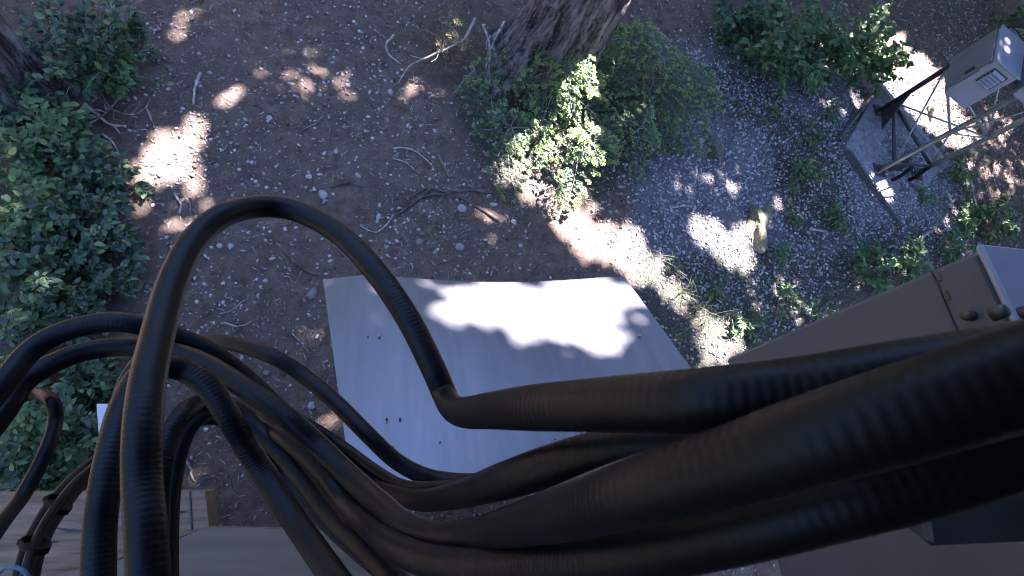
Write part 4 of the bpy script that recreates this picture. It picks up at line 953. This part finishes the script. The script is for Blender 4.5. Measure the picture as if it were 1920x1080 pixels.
q = frame_points(120000); gr = soft_inside(GRAVEL, q[:, 0], q[:, 1], .5); ms = soft_inside(MOSS[:1] + MOSS[2:], q[:, 0], q[:, 1], .5)
q = q[rng.uniform(size=len(q)) < gr * (1 - .45 * ms)][:30000]; n = len(q); sc = .007 + .014 * rng.uniform(size=n) ** 2
V, Fc = scatter(jit, ICO_F, lay(q, 0.002), rot_xyz(n, .6), np.stack([sc * rng.uniform(.8, 1.4, n), sc, sc * .7], 1))
o = tag(fast('gravel_bed', V, Fc, 'gravel'), 'blue-grey crushed gravel spread right of the firs', 'gravel'); o['kind'] = 'stuff'
BLADE = np.array([(0, -.5, 0), (0, .5, 0), (.6, .35, .12), (.6, -.35, .12), (1, 0, .02)])
BLADE_F = np.array([(0, 1, 2), (0, 2, 3), (3, 2, 4)])
q = frame_points(130000); w = soft_inside(GRAVEL, q[:, 0], q[:, 1], .5); cl = 0.5 + 0.5 * np.sin(2.3 * q[:, 0] + 1 + 2 * np.sin(1.3 * q[:, 1])) * np.cos(1.9 * q[:, 1])
q = q[rng.uniform(size=len(q)) < (1 - .7 * w) * (.35 + .65 * cl)]; n = len(q); L = .012 + .045 * rng.uniform(size=n) ** 3
V, Fc = scatter(BLADE, BLADE_F, lay(q, 0.004), rot_xyz(n, .15), np.stack([L, np.full(n, .0032) + L * .04, L], 1))
o = tag(fast('needle_litter', V, Fc, 'litter'), 'brown conifer needles and twig crumbs covering the soil', 'litter'); o['kind'] = 'stuff'
# leaf-crumb litter right of the tower
q = frame_points(60000); u, v, d = to_px(np.column_stack([q, np.zeros(len(q))]))
q = q[((u > 1740) & (v < 520) & (u - 1740 > (v - 130) * .1)) | ((u > 960) & (u < 1180) & (v > 300) & (v < 420) & (rng.uniform(size=len(q)) < .6))][:5000]; n = len(q); L = rng.uniform(.02, .07, n)
V, Fc = scatter(LEAF6, LEAF6_F, lay(q, .012), rot_xyz(n, .5), np.stack([L, L * .8, L], 1))
o = tag(fast('leaf_litter', V, Fc, 'litter'), 'dry brown leaf litter under the tower and the small fir', 'litter'); o['kind'] = 'stuff'
# grass
def grass(name, pts, Lr, label, wd=.004, bend=.9):
    n = len(pts); L = rng.uniform(*Lr, n); an = rng.uniform(0, 6.28, n); lean = rng.uniform(.25, bend, n)
    ts = np.array([0, .4, .75, 1]); V = np.zeros((n, 7, 3)); d = np.stack([np.cos(an), np.sin(an)], 1); s_ = np.stack([-d[:, 1], d[:, 0]], 1); b0 = lay(pts, -.004)
    idx = 0
    for k, t_ in enumerate(ts):
        c_ = b0.copy(); c_[:, :2] += d * (L * lean * t_ ** 1.6)[:, None]; c_[:, 2] += L * (t_ - .45 * lean * t_ ** 2.2)
        wv = wd * (1 - t_ * .8) / 2
        if k < 3:
            for sg in (-1, 1): V[:, idx] = c_ + np.column_stack([s_ * sg * wv, np.zeros(n)]); idx += 1
        else: V[:, idx] = c_
    Fq = np.array([(0, 1, 3), (0, 3, 2), (2, 3, 5), (2, 5, 4), (4, 5, 6)])
    Fc = (Fq[None] + (np.arange(n) * 7)[:, None, None]).reshape(-1, 3)
    o = tag(fast(name, V.reshape(-1, 3), Fc, 'grass'), label, 'grass'); o['kind'] = 'stuff'
q = frame_points(150000); ms = soft_inside(MOSS[:1], q[:, 0], q[:, 1], .5); cl = .5 + .5 * np.sin(5 * q[:, 0] + 2 * np.sin(4 * q[:, 1])) * np.cos(4.4 * q[:, 1])
grass('short_grass', q[rng.uniform(size=len(q)) < ms * (.04 + .5 * cl ** 2)][:6000], (.03, .10), 'short grass and moss between the sheet and the steel box')
ms = soft_inside(MOSS[2:], q[:, 0], q[:, 1], .4)
grass('sparse_grass', q[rng.uniform(size=len(q)) < ms * .5][:4500], (.03, .09), 'sparse grass growing through the gravel around the weeds')
tf = []
for (x, y, k) in ((1220, 490, 16), (1255, 510, 22), (1275, 550, 26), (1305, 575, 26), (1320, 600, 18), (1265, 625, 16), (1360, 595, 14), (1240, 640, 12), (1395, 560, 14), (1545, 560, 20), (1590, 560, 16)):
    g = ground_at(x, y); tf.append(g[:2] + rng.normal(size=(k, 2)) * .03)
grass('tall_grass', np.concatenate(tf), (.12, .3), 'long pale green grass blades beside the right edge of the sheet', .006, 1.1)
